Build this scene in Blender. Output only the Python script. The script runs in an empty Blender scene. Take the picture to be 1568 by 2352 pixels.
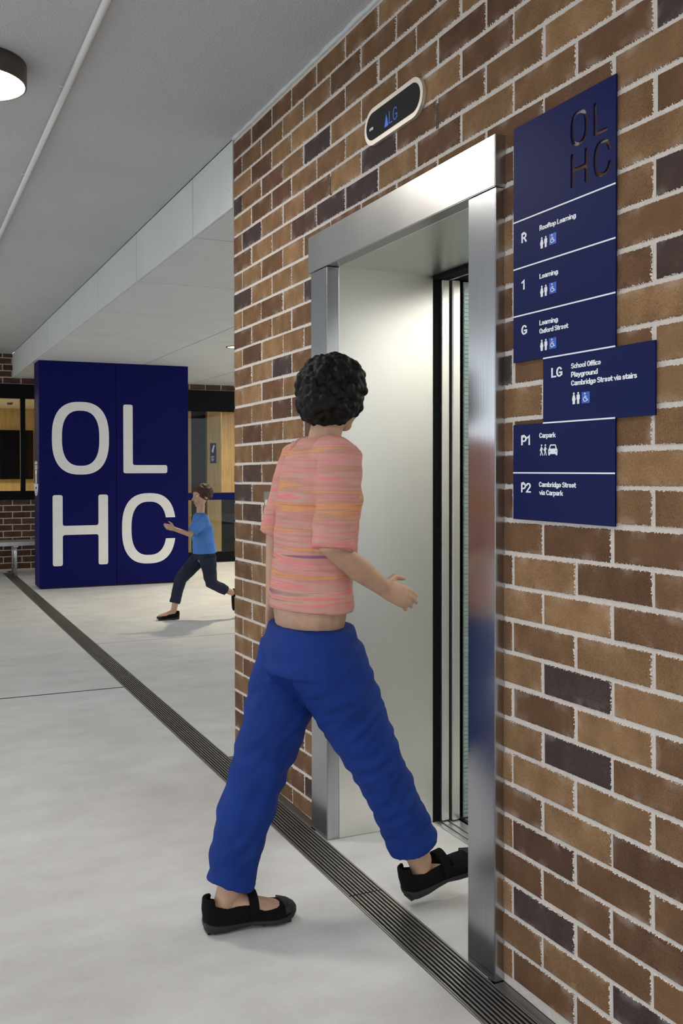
import bpy, bmesh, math, random
from mathutils import Vector, Matrix, noise

# ------------------------------------------------------------------ scene, camera, light
scene = bpy.context.scene
COL = scene.collection
random.seed(7)

F_PX, YAW, PITCH, ROLL, CY_PX, CX_PX = 2110.111, 0.4023308, -0.0109590, -0.0015539, 1101.061, 652.480
CAM_H = 1.36
cam_data = bpy.data.cameras.new('camera')
cam = bpy.data.objects.new('camera', cam_data)
COL.objects.link(cam)
cam_data.sensor_fit = 'HORIZONTAL'
cam_data.sensor_width = 36.0
cam_data.lens = F_PX / 1568 * 36.0
cam_data.shift_x = (784 - CX_PX) / 1568
cam_data.shift_y = (CY_PX - 1176) / 1568
cam_data.clip_start = 0.02
_f = Vector((math.sin(YAW) * math.cos(PITCH), math.cos(YAW) * math.cos(PITCH), math.sin(PITCH)))
_r = Vector((math.cos(YAW), -math.sin(YAW), 0))
_u = _r.cross(_f)
_r2 = _r * math.cos(ROLL) + _u * math.sin(ROLL)
_u2 = _u * math.cos(ROLL) - _r * math.sin(ROLL)
cam.matrix_world = Matrix(((_r2.x, _u2.x, -_f.x, 0), (_r2.y, _u2.y, -_f.y, 0), (_r2.z, _u2.z, -_f.z, CAM_H), (0, 0, 0, 1)))
scene.camera = cam

world = bpy.data.worlds.new('overcast_sky')
scene.world = world
world.use_nodes = True
_bg = world.node_tree.nodes['Background']
_bg.inputs['Color'].default_value = (0.90, 0.95, 1.0, 1)
_bg.inputs['Strength'].default_value = 1.35

vs = scene.view_settings
vs.view_transform = 'Standard'
vs.look = 'None'
vs.gamma = 1.0
vs.use_curve_mapping = False
vs.exposure = 0.32

LAMP_EMIT = 58.0
DOWNLIGHT_W = 130.0
CAR_EMIT = 7.0
ROOM_W = 62.0

# ------------------------------------------------------------------ main dimensions (metres)
WX = 1.482          # face of the brick wall (runs along Y)
WEND = 4.085        # far corner of the brick wall
CEIL = 2.918
SOF = 2.60
BACK = 12.80
LY0, LY1 = 2.003, 3.157      # lift frame outer
OY0, OY1 = 2.127, 3.021      # lift opening
FX = 1.454                   # front face of lift frame
DX = 1.906                   # door plane

# ------------------------------------------------------------------ materials
MATS = {}

def new_mat(name):
    m = bpy.data.materials.new(name)
    m.use_nodes = True
    MATS[name] = m
    nt = m.node_tree
    return m, nt, nt.nodes['Principled BSDF']

def nd(nt, kind, **kw):
    n = nt.nodes.new(kind)
    for k, v in kw.items():
        if k in n.inputs:
            n.inputs[k].default_value = v
        else:
            setattr(n, k, v)
    return n

def ramp(nt, stops, interp='LINEAR'):
    r = nt.nodes.new('ShaderNodeValToRGB')
    r.color_ramp.interpolation = interp
    els = r.color_ramp.elements
    while len(els) < len(stops):
        els.new(0.5)
    for e, (p, c) in zip(els, stops):
        e.position = p
        e.color = (c[0], c[1], c[2], 1) if not isinstance(c, float) else (c, c, c, 1)
    return r

def mix(nt, fac, a, b, blend='MIX'):
    n = nt.nodes.new('ShaderNodeMix')
    n.data_type = 'RGBA'
    n.blend_type = blend
    for sock, v in ((n.inputs[0], fac), (n.inputs[6], a), (n.inputs[7], b)):
        if hasattr(v, 'links'):
            nt.links.new(v, sock)
        elif isinstance(v, (int, float)):
            sock.default_value = v
        else:
            sock.default_value = (v[0], v[1], v[2], 1)
    return n.outputs[2]

def plain(name, col, rough=0.5, metal=0.0, var=0.06, scale=12.0, bump=0.0, bscale=80.0, coat=0.0, spec=None):
    m, nt, b = new_mat(name)
    b.inputs['Roughness'].default_value = rough
    b.inputs['Metallic'].default_value = metal
    b.inputs['Coat Weight'].default_value = coat
    if spec is not None:
        b.inputs['Specular IOR Level'].default_value = spec
    tc = nd(nt, 'ShaderNodeTexCoord')
    n = nd(nt, 'ShaderNodeTexNoise', Scale=scale, Detail=4.0)
    nt.links.new(tc.outputs['Object'], n.inputs['Vector'])
    lo = tuple(c * (1 - var) for c in col)
    hi = tuple(min(1.0, c * (1 + var)) for c in col)
    r = ramp(nt, ((0.3, lo), (0.7, hi)))
    nt.links.new(n.outputs['Fac'], r.inputs['Fac'])
    nt.links.new(r.outputs['Color'], b.inputs['Base Color'])
    if bump > 0:
        n2 = nd(nt, 'ShaderNodeTexNoise', Scale=bscale, Detail=5.0)
        nt.links.new(tc.outputs['Object'], n2.inputs['Vector'])
        bp = nd(nt, 'ShaderNodeBump', Strength=bump, Distance=0.004)
        nt.links.new(n2.outputs['Fac'], bp.inputs['Height'])
        nt.links.new(bp.outputs['Normal'], b.inputs['Normal'])
    return m

def emitter(name, col, strength):
    m, nt, b = new_mat(name)
    b.inputs['Base Color'].default_value = (col[0] * 0.5, col[1] * 0.5, col[2] * 0.5, 1)
    b.inputs['Emission Color'].default_value = (col[0], col[1], col[2], 1)
    b.inputs['Emission Strength'].default_value = strength
    return m

def brushed(name, col, rough=0.28, axis='Z', amount=0.03, streak=0.86):
    m, nt, b = new_mat(name)
    b.inputs['Metallic'].default_value = 1.0
    tc = nd(nt, 'ShaderNodeTexCoord')
    mp = nd(nt, 'ShaderNodeMapping')
    sc = {'Z': (260, 260, 4), 'Y': (260, 4, 260)}[axis]
    mp.inputs['Scale'].default_value = sc
    nt.links.new(tc.outputs['Object'], mp.inputs['Vector'])
    n = nd(nt, 'ShaderNodeTexNoise', Scale=1.0, Detail=3.0)
    nt.links.new(mp.outputs['Vector'], n.inputs['Vector'])
    blot = nd(nt, 'ShaderNodeTexNoise', Scale=5.0, Detail=5.0)
    nt.links.new(tc.outputs['Object'], blot.inputs['Vector'])
    r = ramp(nt, ((0.3, tuple(c * streak for c in col)), (0.7, col)))
    nt.links.new(n.outputs['Fac'], r.inputs['Fac'])
    nt.links.new(mix(nt, 0.10, r.outputs['Color'], blot.outputs['Fac'], 'SOFT_LIGHT'), b.inputs['Base Color'])
    mr = nd(nt, 'ShaderNodeMapRange')
    mr.inputs['To Min'].default_value = rough - amount * 0.5
    mr.inputs['To Max'].default_value = rough + amount
    nt.links.new(blot.outputs['Fac'], mr.inputs['Value'])
    nt.links.new(mr.outputs['Result'], b.inputs['Roughness'])
    bp = nd(nt, 'ShaderNodeBump', Strength=0.06, Distance=0.001)
    nt.links.new(n.outputs['Fac'], bp.inputs['Height'])
    nt.links.new(bp.outputs['Normal'], b.inputs['Normal'])
    return m

def brick_mat(name, stops, mortar, length_axis):
    m, nt, b = new_mat(name)
    b.inputs['Roughness'].default_value = 0.85
    b.inputs['Specular IOR Level'].default_value = 0.25
    tc = nd(nt, 'ShaderNodeTexCoord')
    oi = nd(nt, 'ShaderNodeObjectInfo')
    geo = nd(nt, 'ShaderNodeNewGeometry')
    add = nd(nt, 'ShaderNodeMath', operation='ADD')
    nt.links.new(oi.outputs['Random'], add.inputs[0])
    nt.links.new(geo.outputs['Random Per Island'], add.inputs[1])
    fr = nd(nt, 'ShaderNodeMath', operation='FRACT')
    nt.links.new(add.outputs[0], fr.inputs[0])
    base = ramp(nt, stops)
    nt.links.new(fr.outputs[0], base.inputs['Fac'])
    # per-brick shift of the texture space
    sh = nd(nt, 'ShaderNodeVectorMath', operation='MULTIPLY_ADD')
    comb = nd(nt, 'ShaderNodeCombineXYZ')
    for i in range(3):
        nt.links.new(fr.outputs[0], comb.inputs[i])
    nt.links.new(comb.outputs[0], sh.inputs[0])
    sh.inputs[1].default_value = (37.0, 53.0, 71.0)
    nt.links.new(tc.outputs['Object'], sh.inputs[2])
    grain = nd(nt, 'ShaderNodeTexNoise', Scale=420.0, Detail=2.0)
    blot = nd(nt, 'ShaderNodeTexNoise', Scale=14.0, Detail=4.0)
    rag = nd(nt, 'ShaderNodeTexNoise', Scale=230.0, Detail=3.0)
    for t in (grain, blot, rag):
        nt.links.new(sh.outputs[0], t.inputs['Vector'])
    g = ramp(nt, ((0.30, (0.42, 0.42, 0.42)), (0.42, (0.92, 0.92, 0.92)), (0.60, (1.0, 1.0, 1.0)), (0.74, (1.5, 1.36, 1.15))))
    nt.links.new(grain.outputs['Fac'], g.inputs['Fac'])
    bl = ramp(nt, ((0.3, (0.80, 0.78, 0.76)), (0.7, (1.16, 1.14, 1.12))))
    nt.links.new(blot.outputs['Fac'], bl.inputs['Fac'])
    c1 = mix(nt, 1.0, base.outputs['Color'], g.outputs['Color'], 'MULTIPLY')
    c2 = mix(nt, 1.0, c1, bl.outputs['Color'], 'MULTIPLY')
    # ragged mortar smears along the arrises (distance to the brick's edge, from its bounding box)
    sep = nd(nt, 'ShaderNodeSeparateXYZ')
    nt.links.new(tc.outputs['Generated'], sep.inputs[0])

    def edge(sock, size):
        a = nd(nt, 'ShaderNodeMath', operation='SUBTRACT')
        a.inputs[1].default_value = 0.5
        nt.links.new(sock, a.inputs[0])
        ab = nd(nt, 'ShaderNodeMath', operation='ABSOLUTE')
        nt.links.new(a.outputs[0], ab.inputs[0])
        d = nd(nt, 'ShaderNodeMath', operation='SUBTRACT')
        d.inputs[0].default_value = 0.5
        nt.links.new(ab.outputs[0], d.inputs[1])
        mu = nd(nt, 'ShaderNodeMath', operation='MULTIPLY')
        mu.inputs[1].default_value = size
        nt.links.new(d.outputs[0], mu.inputs[0])
        return mu.outputs[0]
    dl = edge(sep.outputs[length_axis], 0.23)
    dz = edge(sep.outputs['Z'], 0.076)
    mn = nd(nt, 'ShaderNodeMath', operation='MINIMUM')
    nt.links.new(dl, mn.inputs[0])
    nt.links.new(dz, mn.inputs[1])
    th = nd(nt, 'ShaderNodeMapRange')
    th.inputs['From Min'].default_value = 0.35
    th.inputs['From Max'].default_value = 0.75
    th.inputs['To Min'].default_value = -0.0015
    th.inputs['To Max'].default_value = 0.0042
    nt.links.new(rag.outputs['Fac'], th.inputs['Value'])
    lt = nd(nt, 'ShaderNodeMath', operation='LESS_THAN')
    nt.links.new(mn.outputs[0], lt.inputs[0])
    nt.links.new(th.outputs['Result'], lt.inputs[1])
    col = mix(nt, lt.outputs[0], c2, mortar)
    # thin lime haze that lies on some bricks near the joints
    hz = nd(nt, 'ShaderNodeMapRange')
    hz.inputs['From Min'].default_value = 0.0
    hz.inputs['From Max'].default_value = 0.022
    hz.inputs['To Min'].default_value = 1.0
    hz.inputs['To Max'].default_value = 0.0
    nt.links.new(mn.outputs[0], hz.inputs['Value'])
    hm = nd(nt, 'ShaderNodeMapRange')
    hm.inputs['From Min'].default_value = 0.52
    hm.inputs['From Max'].default_value = 0.78
    hm.inputs['To Max'].default_value = 0.32
    nt.links.new(blot.outputs['Fac'], hm.inputs['Value'])
    hh = nd(nt, 'ShaderNodeMath', operation='MULTIPLY')
    nt.links.new(hz.outputs['Result'], hh.inputs[0])
    nt.links.new(hm.outputs['Result'], hh.inputs[1])
    col = mix(nt, hh.outputs[0], col, mortar)
    nt.links.new(col, b.inputs['Base Color'])
    bp = nd(nt, 'ShaderNodeBump', Strength=0.5, Distance=0.0012)
    nt.links.new(grain.outputs['Fac'], bp.inputs['Height'])
    nt.links.new(bp.outputs['Normal'], b.inputs['Normal'])
    return m

MORTAR = (0.74, 0.68, 0.63)
brick_mat('brick', ((0.0, (0.060, 0.043, 0.043)), (0.08, (0.072, 0.047, 0.042)), (0.13, (0.108, 0.056, 0.034)),
                    (0.36, (0.152, 0.081, 0.043)), (0.60, (0.192, 0.107, 0.054)), (0.84, (0.248, 0.146, 0.074)), (1.0, (0.305, 0.180, 0.090))), MORTAR, 'Y')
brick_mat('brick_dark', ((0.0, (0.065, 0.034, 0.024)), (0.5, (0.090, 0.046, 0.031)), (1.0, (0.115, 0.060, 0.040))),
          (0.62, 0.50, 0.40), 'X')
plain('mortar', MORTAR, 0.9, var=0.06, scale=60, bump=0.9, bscale=420, spec=0.2)
plain('mortar_back', (0.62, 0.50, 0.40), 0.9, var=0.08, scale=60, spec=0.2)
plain('sealant', (0.62, 0.66, 0.66), 0.6, var=0.06, scale=30, bump=0.5, bscale=60)
plain('ceiling_plaster', (0.57, 0.58, 0.59), 0.9, var=0.03, scale=2.0, bump=1.0, bscale=150, spec=0.2)
plain('fibre_cement', (0.64, 0.66, 0.655), 0.55, var=0.035, scale=3.0, bump=0.05, bscale=40)
plain('pvc_white', (0.72, 0.72, 0.71), 0.35, var=0.02)
plain('bronze', (0.12, 0.10, 0.085), 0.45, 0.6)
plain('black_metal', (0.004, 0.004, 0.005), 0.6, 0.0, spec=0.12)
plain('joint_black', (0.02, 0.02, 0.02), 0.9)
plain('navy_column', (0.0020, 0.0026, 0.082), 0.55, var=0.05, scale=1.5, bump=0.03, bscale=300, spec=0.12)
plain('navy_sign', (0.005, 0.010, 0.078), 0.45, var=0.04, scale=3, spec=0.10)
plain('letter_white', (0.78, 0.77, 0.74), 0.5, var=0.03)
plain('print_white', (0.86, 0.88, 0.92), 0.45, var=0.01)
plain('print_blue', (0.02, 0.10, 0.55), 0.4, var=0.02)
plain('display_black', (0.006, 0.006, 0.008), 0.12)
emitter('display_blue', (0.03, 0.17, 0.75), 0.35)
plain('champagne_steel', (0.75, 0.70, 0.63), 0.42, 0.7, var=0.04, scale=8)
plain('slot_plastic', (0.13, 0.13, 0.11), 0.6)
brushed('steel', (0.50, 0.51, 0.53), 0.20, 'Z', streak=0.90)
brushed('steel_head', (0.50, 0.495, 0.49), 0.30, 'Y', streak=0.93)
brushed('steel_lining', (0.86, 0.855, 0.82), 0.34, 'Z', streak=0.97)
brushed('steel_grate', (0.46, 0.44, 0.41), 0.42, 'Y')
brushed('steel_flange', (0.34, 0.32, 0.30), 0.5, 'Y')
plain('aluminium', (0.70, 0.71, 0.71), 0.35, 0.8, var=0.03)
plain('green_strip', (0.36, 0.46, 0.42), 0.4, 0.2, var=0.12, scale=40)
emitter('lamp_diffuser', (1.0, 0.94, 0.86), LAMP_EMIT)
emitter('car_light', (1.0, 0.98, 0.92), CAR_EMIT)
emitter('downlight_glow', (1.0, 0.90, 0.70), 3.0)
plain('room_ceiling', (0.62, 0.60, 0.52), 0.8)
plain('rubber_black', (0.010, 0.010, 0.012), 0.65, bump=0.3, bscale=300)
plain('shoe_cloth', (0.006, 0.006, 0.007), 0.9, bump=0.6, bscale=900, spec=0.15)
plain('skin', (0.50, 0.30, 0.20), 0.5, var=0.10, scale=22, bump=0.12, bscale=220)
plain('hair_black', (0.006, 0.005, 0.004), 0.6, var=0.3, scale=60, spec=0.2)
plain('hair_brown', (0.06, 0.032, 0.018), 0.6, var=0.3, scale=60, spec=0.25)
plain('blue_trousers', (0.008, 0.034, 0.21), 0.75, var=0.14, scale=5, bump=0.25, bscale=500, spec=0.2)
plain('blue_shirt', (0.08, 0.22, 0.56), 0.8, var=0.2, scale=6, bump=0.2, bscale=400, spec=0.2)
plain('navy_cloth', (0.02, 0.025, 0.045), 0.8, var=0.2, scale=8, spec=0.2)
plain('eye_white', (0.75, 0.73, 0.70), 0.25)
plain('eye_dark', (0.03, 0.018, 0.012), 0.2)
plain('lip', (0.42, 0.17, 0.13), 0.45)
plain('paper', (0.55, 0.50, 0.42), 0.6)

def make_concrete():
    m, nt, b = new_mat('concrete')
    b.inputs['Specular IOR Level'].default_value = 0.35
    tc = nd(nt, 'ShaderNodeTexCoord')
    big = nd(nt, 'ShaderNodeTexNoise', Scale=1.6, Detail=6.0, Roughness=0.65)
    mp = nd(nt, 'ShaderNodeMapping')
    mp.inputs['Scale'].default_value = (1.0, 1.7, 1.0)
    mid = nd(nt, 'ShaderNodeTexNoise', Scale=4.0, Detail=6.0, Roughness=0.6)
    speck = nd(nt, 'ShaderNodeTexNoise', Scale=330.0, Detail=2.0)
    nt.links.new(tc.outputs['Object'], big.inputs['Vector'])
    nt.links.new(tc.outputs['Object'], mp.inputs['Vector'])
    nt.links.new(mp.outputs['Vector'], mid.inputs['Vector'])
    nt.links.new(tc.outputs['Object'], speck.inputs['Vector'])
    a = ramp(nt, ((0.32, (0.66, 0.655, 0.645)), (0.62, (0.76, 0.76, 0.755))))
    nt.links.new(big.outputs['Fac'], a.inputs['Fac'])
    c = ramp(nt, ((0.30, (0.90, 0.895, 0.88)), (0.60, (1.02, 1.02, 1.02))))
    nt.links.new(mid.outputs['Fac'], c.inputs['Fac'])
    s = ramp(nt, ((0.26, (0.62, 0.60, 0.57)), (0.36, (1.0, 1.0, 1.0))))
    nt.links.new(speck.outputs['Fac'], s.inputs['Fac'])
    x = mix(nt, 1.0, a.outputs['Color'], c.outputs['Color'], 'MULTIPLY')
    x = mix(nt, 1.0, x, s.outputs['Color'], 'MULTIPLY')
    nt.links.new(x, b.inputs['Base Color'])
    mr = nd(nt, 'ShaderNodeMapRange')
    mr.inputs['To Min'].default_value = 0.42
    mr.inputs['To Max'].default_value = 0.68
    nt.links.new(mid.outputs['Fac'], mr.inputs['Value'])
    nt.links.new(mr.outputs['Result'], b.inputs['Roughness'])
    bp = nd(nt, 'ShaderNodeBump', Strength=0.25, Distance=0.002)
    nt.links.new(speck.outputs['Fac'], bp.inputs['Height'])
    nt.links.new(bp.outputs['Normal'], b.inputs['Normal'])
make_concrete()

def make_ply():
    m, nt, b = new_mat('plywood')
    b.inputs['Roughness'].default_value = 0.5
    tc = nd(nt, 'ShaderNodeTexCoord')
    mp = nd(nt, 'ShaderNodeMapping')
    mp.inputs['Scale'].default_value = (16.0, 16.0, 1.1)
    nt.links.new(tc.outputs['Object'], mp.inputs['Vector'])
    n = nd(nt, 'ShaderNodeTexNoise', Scale=1.2, Detail=6.0, Distortion=1.2)
    nt.links.new(mp.outputs['Vector'], n.inputs['Vector'])
    r = ramp(nt, ((0.25, (0.40, 0.27, 0.115)), (0.75, (0.60, 0.43, 0.20))))
    nt.links.new(n.outputs['Fac'], r.inputs['Fac'])
    nt.links.new(r.outputs['Color'], b.inputs['Base Color'])
make_ply()

def make_glass():
    m, nt, b = new_mat('glass')
    b.inputs['Base Color'].default_value = (0.9, 0.95, 0.93, 1)
    b.inputs['Roughness'].default_value = 0.0
    b.inputs['Transmission Weight'].default_value = 1.0
    b.inputs['IOR'].default_value = 1.25
    n = nd(nt, 'ShaderNodeTexNoise', Scale=0.6)
    tc = nd(nt, 'ShaderNodeTexCoord')
    nt.links.new(tc.outputs['Object'], n.inputs['Vector'])
    bp = nd(nt, 'ShaderNodeBump', Strength=0.01, Distance=0.001)
    nt.links.new(n.outputs['Fac'], bp.inputs['Height'])
    nt.links.new(bp.outputs['Normal'], b.inputs['Normal'])
make_glass()

def make_striped():
    m, nt, b = new_mat('striped_knit')
    b.inputs['Roughness'].default_value = 0.85
    b.inputs['Specular IOR Level'].default_value = 0.15
    tc = nd(nt, 'ShaderNodeTexCoord')
    mp = nd(nt, 'ShaderNodeMapping')
    mp.inputs['Scale'].default_value = (1.3, 1.3, 30.0)
    nt.links.new(tc.outputs['Object'], mp.inputs['Vector'])
    n = nd(nt, 'ShaderNodeTexNoise', Scale=1.0, Detail=2.5, Roughness=0.7)
    nt.links.new(mp.outputs['Vector'], n.inputs['Vector'])
    r = ramp(nt, ((0.28, (0.55, 0.22, 0.12)), (0.36, (0.72, 0.33, 0.15)), (0.42, (0.50, 0.27, 0.21)), (0.47, (0.66, 0.28, 0.26)),
                  (0.52, (0.55, 0.35, 0.28)), (0.57, (0.74, 0.22, 0.24)), (0.62, (0.62, 0.38, 0.26)), (0.70, (0.30, 0.13, 0.20))))
    nt.links.new(n.outputs['Fac'], r.inputs['Fac'])
    nt.links.new(r.outputs['Color'], b.inputs['Base Color'])
    w = nd(nt, 'ShaderNodeTexNoise', Scale=350.0)
    nt.links.new(tc.outputs['Object'], w.inputs['Vector'])
    bp = nd(nt, 'ShaderNodeBump', Strength=0.3, Distance=0.001)
    nt.links.new(w.outputs['Fac'], bp.inputs['Height'])
    nt.links.new(bp.outputs['Normal'], b.inputs['Normal'])
make_striped()

# ------------------------------------------------------------------ mesh helpers
def wloc(o):
    v = Vector((0, 0, 0))
    while o is not None:
        v += o.location
        o = o.parent
    return v

def link(name, me, mat, parent=None, loc=None):
    """One object; without loc the mesh is in world coordinates, whatever the parent's place."""
    o = bpy.data.objects.new(name, me)
    COL.objects.link(o)
    if mat and not me.materials:
        me.materials.append(MATS[mat])
    if parent is not None:
        o.parent = parent
    o.location = loc if loc is not None else -wloc(parent)
    return o

def tag(o, label=None, cat=None, group=None, kind=None):
    if label: o['label'] = label
    if cat: o['category'] = cat
    if group: o['group'] = group
    if kind: o['kind'] = kind
    return o

def thing(name, loc, label=None, cat=None, group=None, kind=None):
    o = bpy.data.objects.new(name, None)
    o.empty_display_size = 0.1
    COL.objects.link(o)
    o.location = loc
    return tag(o, label, cat, group, kind)

class MB:
    def __init__(self):
        self.v, self.f = [], []
    def add(self, verts, faces):
        k = len(self.v)
        self.v += [tuple(p) for p in verts]
        self.f += [tuple(i + k for i in q) for q in faces]
        return self
    def box(self, x0, x1, y0, y1, z0, z1):
        return self.add([(x0, y0, z0), (x1, y0, z0), (x1, y1, z0), (x0, y1, z0), (x0, y0, z1), (x1, y0, z1), (x1, y1, z1), (x0, y1, z1)],
                        [(3, 2, 1, 0), (4, 5, 6, 7), (0, 1, 5, 4), (1, 2, 6, 5), (2, 3, 7, 6), (3, 0, 4, 7)])
    def cbox(self, x0, x1, y0, y1, z0, z1, b=0.003, seg=1):
        bm = bmesh.new()
        bmesh.ops.create_cube(bm, size=1.0)
        for w in bm.verts:
            w.co = Vector(((x0 + x1) / 2 + w.co.x * (x1 - x0), (y0 + y1) / 2 + w.co.y * (y1 - y0), (z0 + z1) / 2 + w.co.z * (z1 - z0)))
        bmesh.ops.bevel(bm, geom=bm.edges[:], offset=b, segments=seg, affect='EDGES')
        bm.verts.index_update()
        self.add([w.co[:] for w in bm.verts], [[w.index for w in q.verts] for q in bm.faces])
        bm.free()
        return self
    def loft(self, rings, close=True):
        """rings: list of lists of points (same count)"""
        n = len(rings[0])
        vs_, fs = [], []
        for r in rings:
            vs_ += r
        for i in range(len(rings) - 1):
            for j in range(n):
                k = (j + 1) % n
                fs.append((i * n + j, i * n + k, (i + 1) * n + k, (i + 1) * n + j))
        if close:
            fs.append(tuple(reversed(range(n))))
            fs.append(tuple((len(rings) - 1) * n + j for j in range(n)))
        return self.add(vs_, fs)
    def tube(self, pts, r, n=10):
        pts = [Vector(p) for p in pts]
        rings = []
        up = Vector((0, 0, 1))
        for i, p in enumerate(pts):
            d = (pts[min(i + 1, len(pts) - 1)] - pts[max(i - 1, 0)]).normalized()
            a = d.cross(up)
            if a.length < 1e-3:
                a = d.cross(Vector((1, 0, 0)))
            a.normalize()
            b = a.cross(d).normalized()
            rr = r[i] if isinstance(r, (list, tuple)) else r
            rings.append([tuple(p + (a * math.cos(t) + b * math.sin(t)) * rr) for t in (2 * math.pi * j / n for j in range(n))])
        return self.loft(rings)
    def limb(self, pts, rad, n=18, ref=(0, 1, 0), caps=True):
        """tapering limb through pts; rad entries are r or (r_side, r_front); ref = side direction"""
        pts = [Vector(p) for p in pts]
        ref = Vector(ref)
        rings = []
        def frame(i):
            d = (pts[min(i + 1, len(pts) - 1)] - pts[max(i - 1, 0)]).normalized()
            s = (ref - d * ref.dot(d))
            if s.length < 1e-3:
                s = d.orthogonal()
            s.normalize()
            return d, s, d.cross(s).normalized()
        def ring(c, d, s, f, ra, rb):
            return [tuple(c + s * (ra * math.cos(t)) + f * (rb * math.sin(t))) for t in (2 * math.pi * j / n for j in range(n))]
        rr = [(r, r) if not isinstance(r, tuple) else r for r in rad]
        if caps:
            d, s, f = frame(0)
            for q in (80, 55, 28):
                c = math.cos(math.radians(q)); h = math.sin(math.radians(q))
                rings.append(ring(pts[0] - d * (min(rr[0]) * h), d, s, f, rr[0][0] * c, rr[0][1] * c))
        for i in range(len(pts)):
            d, s, f = frame(i)
            rings.append(ring(pts[i], d, s, f, *rr[i]))
        if caps:
            d, s, f = frame(len(pts) - 1)
            for q in (28, 55, 80):
                c = math.cos(math.radians(q)); h = math.sin(math.radians(q))
                rings.append(ring(pts[-1] + d * (min(rr[-1]) * h), d, s, f, rr[-1][0] * c, rr[-1][1] * c))
        return self.loft(rings)
    def ellip(self, c, r, rot=None, nu=16, nv=10):
        rings = []
        R_ = rot or Matrix.Identity(3)
        for i in range(nv + 1):
            ph = -math.pi / 2 + math.pi * (i + 0.02) / (nv + 0.04)
            rings.append([tuple(Vector(c) + R_ @ Vector((r[0] * math.cos(ph) * math.cos(t), r[1] * math.cos(ph) * math.sin(t), r[2] * math.sin(ph))))
                          for t in (2 * math.pi * j / nu for j in range(nu))])
        return self.loft(rings)
    def disc(self, c, r, h, n=40, r2=None):
        """vertical cylinder from c (bottom centre) up by h"""
        r2 = r if r2 is None else r2
        a = [(c[0] + r * math.cos(2 * math.pi * j / n), c[1] + r * math.sin(2 * math.pi * j / n), c[2]) for j in range(n)]
        b = [(c[0] + r2 * math.cos(2 * math.pi * j / n), c[1] + r2 * math.sin(2 * math.pi * j / n), c[2] + h) for j in range(n)]
        return self.loft([a, b])
    def lathe(self, c, prof, n=40):
        """closed profile of (radius, z) pairs, open ring (no caps)"""
        rings = [[(c[0] + r * math.cos(2 * math.pi * j / n), c[1] + r * math.sin(2 * math.pi * j / n), c[2] + z) for j in range(n)] for r, z in prof]
        return self.loft(rings + [rings[0]], close=False)
    def mesh(self, name, smooth=False):
        me = bpy.data.meshes.new(name)
        me.from_pydata(self.v, [], self.f)
        me.validate()
        bm = bmesh.new(); bm.from_mesh(me)
        bmesh.ops.recalc_face_normals(bm, faces=bm.faces[:])
        bm.to_mesh(me); bm.free()
        if smooth:
            me.polygons.foreach_set('use_smooth', [True] * len(me.polygons))
        me.update()
        return me
    def build(self, name, mat, parent=None, smooth=False, loc=None):
        return link(name, self.mesh(name, smooth), mat, parent, loc)

def remeshed(mb, name, voxel, smooth_it=4, disp=None):
    """one continuous skin over overlapping volumes"""
    me = mb.mesh(name)
    o = bpy.data.objects.new(name + '_tmp', me)
    COL.objects.link(o)
    r = o.modifiers.new('r', 'REMESH'); r.mode = 'VOXEL'; r.voxel_size = voxel
    if smooth_it:
        s = o.modifiers.new('s', 'SMOOTH'); s.factor = 0.5; s.iterations = smooth_it
    dg = bpy.context.evaluated_depsgraph_get()
    out = bpy.data.meshes.new_from_object(o.evaluated_get(dg))
    bpy.data.objects.remove(o)
    bpy.data.meshes.remove(me)
    out.name = name
    if disp:
        co = [v.co.copy() for v in out.vertices]
        no = [v.normal.copy() for v in out.vertices]
        for v, c, n_ in zip(out.vertices, co, no):
            v.co = c + n_ * disp(c)
    out.polygons.foreach_set('use_smooth', [True] * len(out.polygons))
    out.update()
    return out

def shape_mesh(loops, thick, name='shape'):
    """filled flat shape with holes (local XY), thickness along +Z from 0"""
    cu = bpy.data.curves.new(name, 'CURVE')
    cu.dimensions = '2D'; cu.fill_mode = 'BOTH'
    cu.extrude = thick / 2
    for lp in loops:
        sp = cu.splines.new('POLY')
        sp.points.add(len(lp) - 1)
        for p, q in zip(sp.points, lp):
            p.co = (q[0], q[1], 0, 1)
        sp.use_cyclic_u = True
    return curve_mesh(cu, name, thick / 2)

def curve_mesh(cu, name, dz):
    o = bpy.data.objects.new('tmp_curve', cu)
    COL.objects.link(o)
    dg = bpy.context.evaluated_depsgraph_get()
    me = bpy.data.meshes.new_from_object(o.evaluated_get(dg))
    bpy.data.objects.remove(o)
    bpy.data.curves.remove(cu)
    me.name = name
    for v in me.vertices:
        v.co.z += dz
    return me

def on_wall(me, y, z, x):
    """local XY shape -> brick wall: local x runs along -Y, local y up, thickness towards -X"""
    for v in me.vertices:
        a, b, c = v.co
        v.co = (x - c, y - a, z + b)
    me.update()
    return me

def on_front(me, x, z, y):
    """local XY shape -> plane facing -Y"""
    for v in me.vertices:
        a, b, c = v.co
        v.co = (x + a, y - c, z + b)
    me.update()
    return me

def _arc(cx, cy, rx, ry, a0, a1, n=12):
    return [(cx + rx * math.cos(math.radians(a0 + (a1 - a0) * i / n)), cy + ry * math.sin(math.radians(a0 + (a1 - a0) * i / n))) for i in range(n + 1)]
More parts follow.
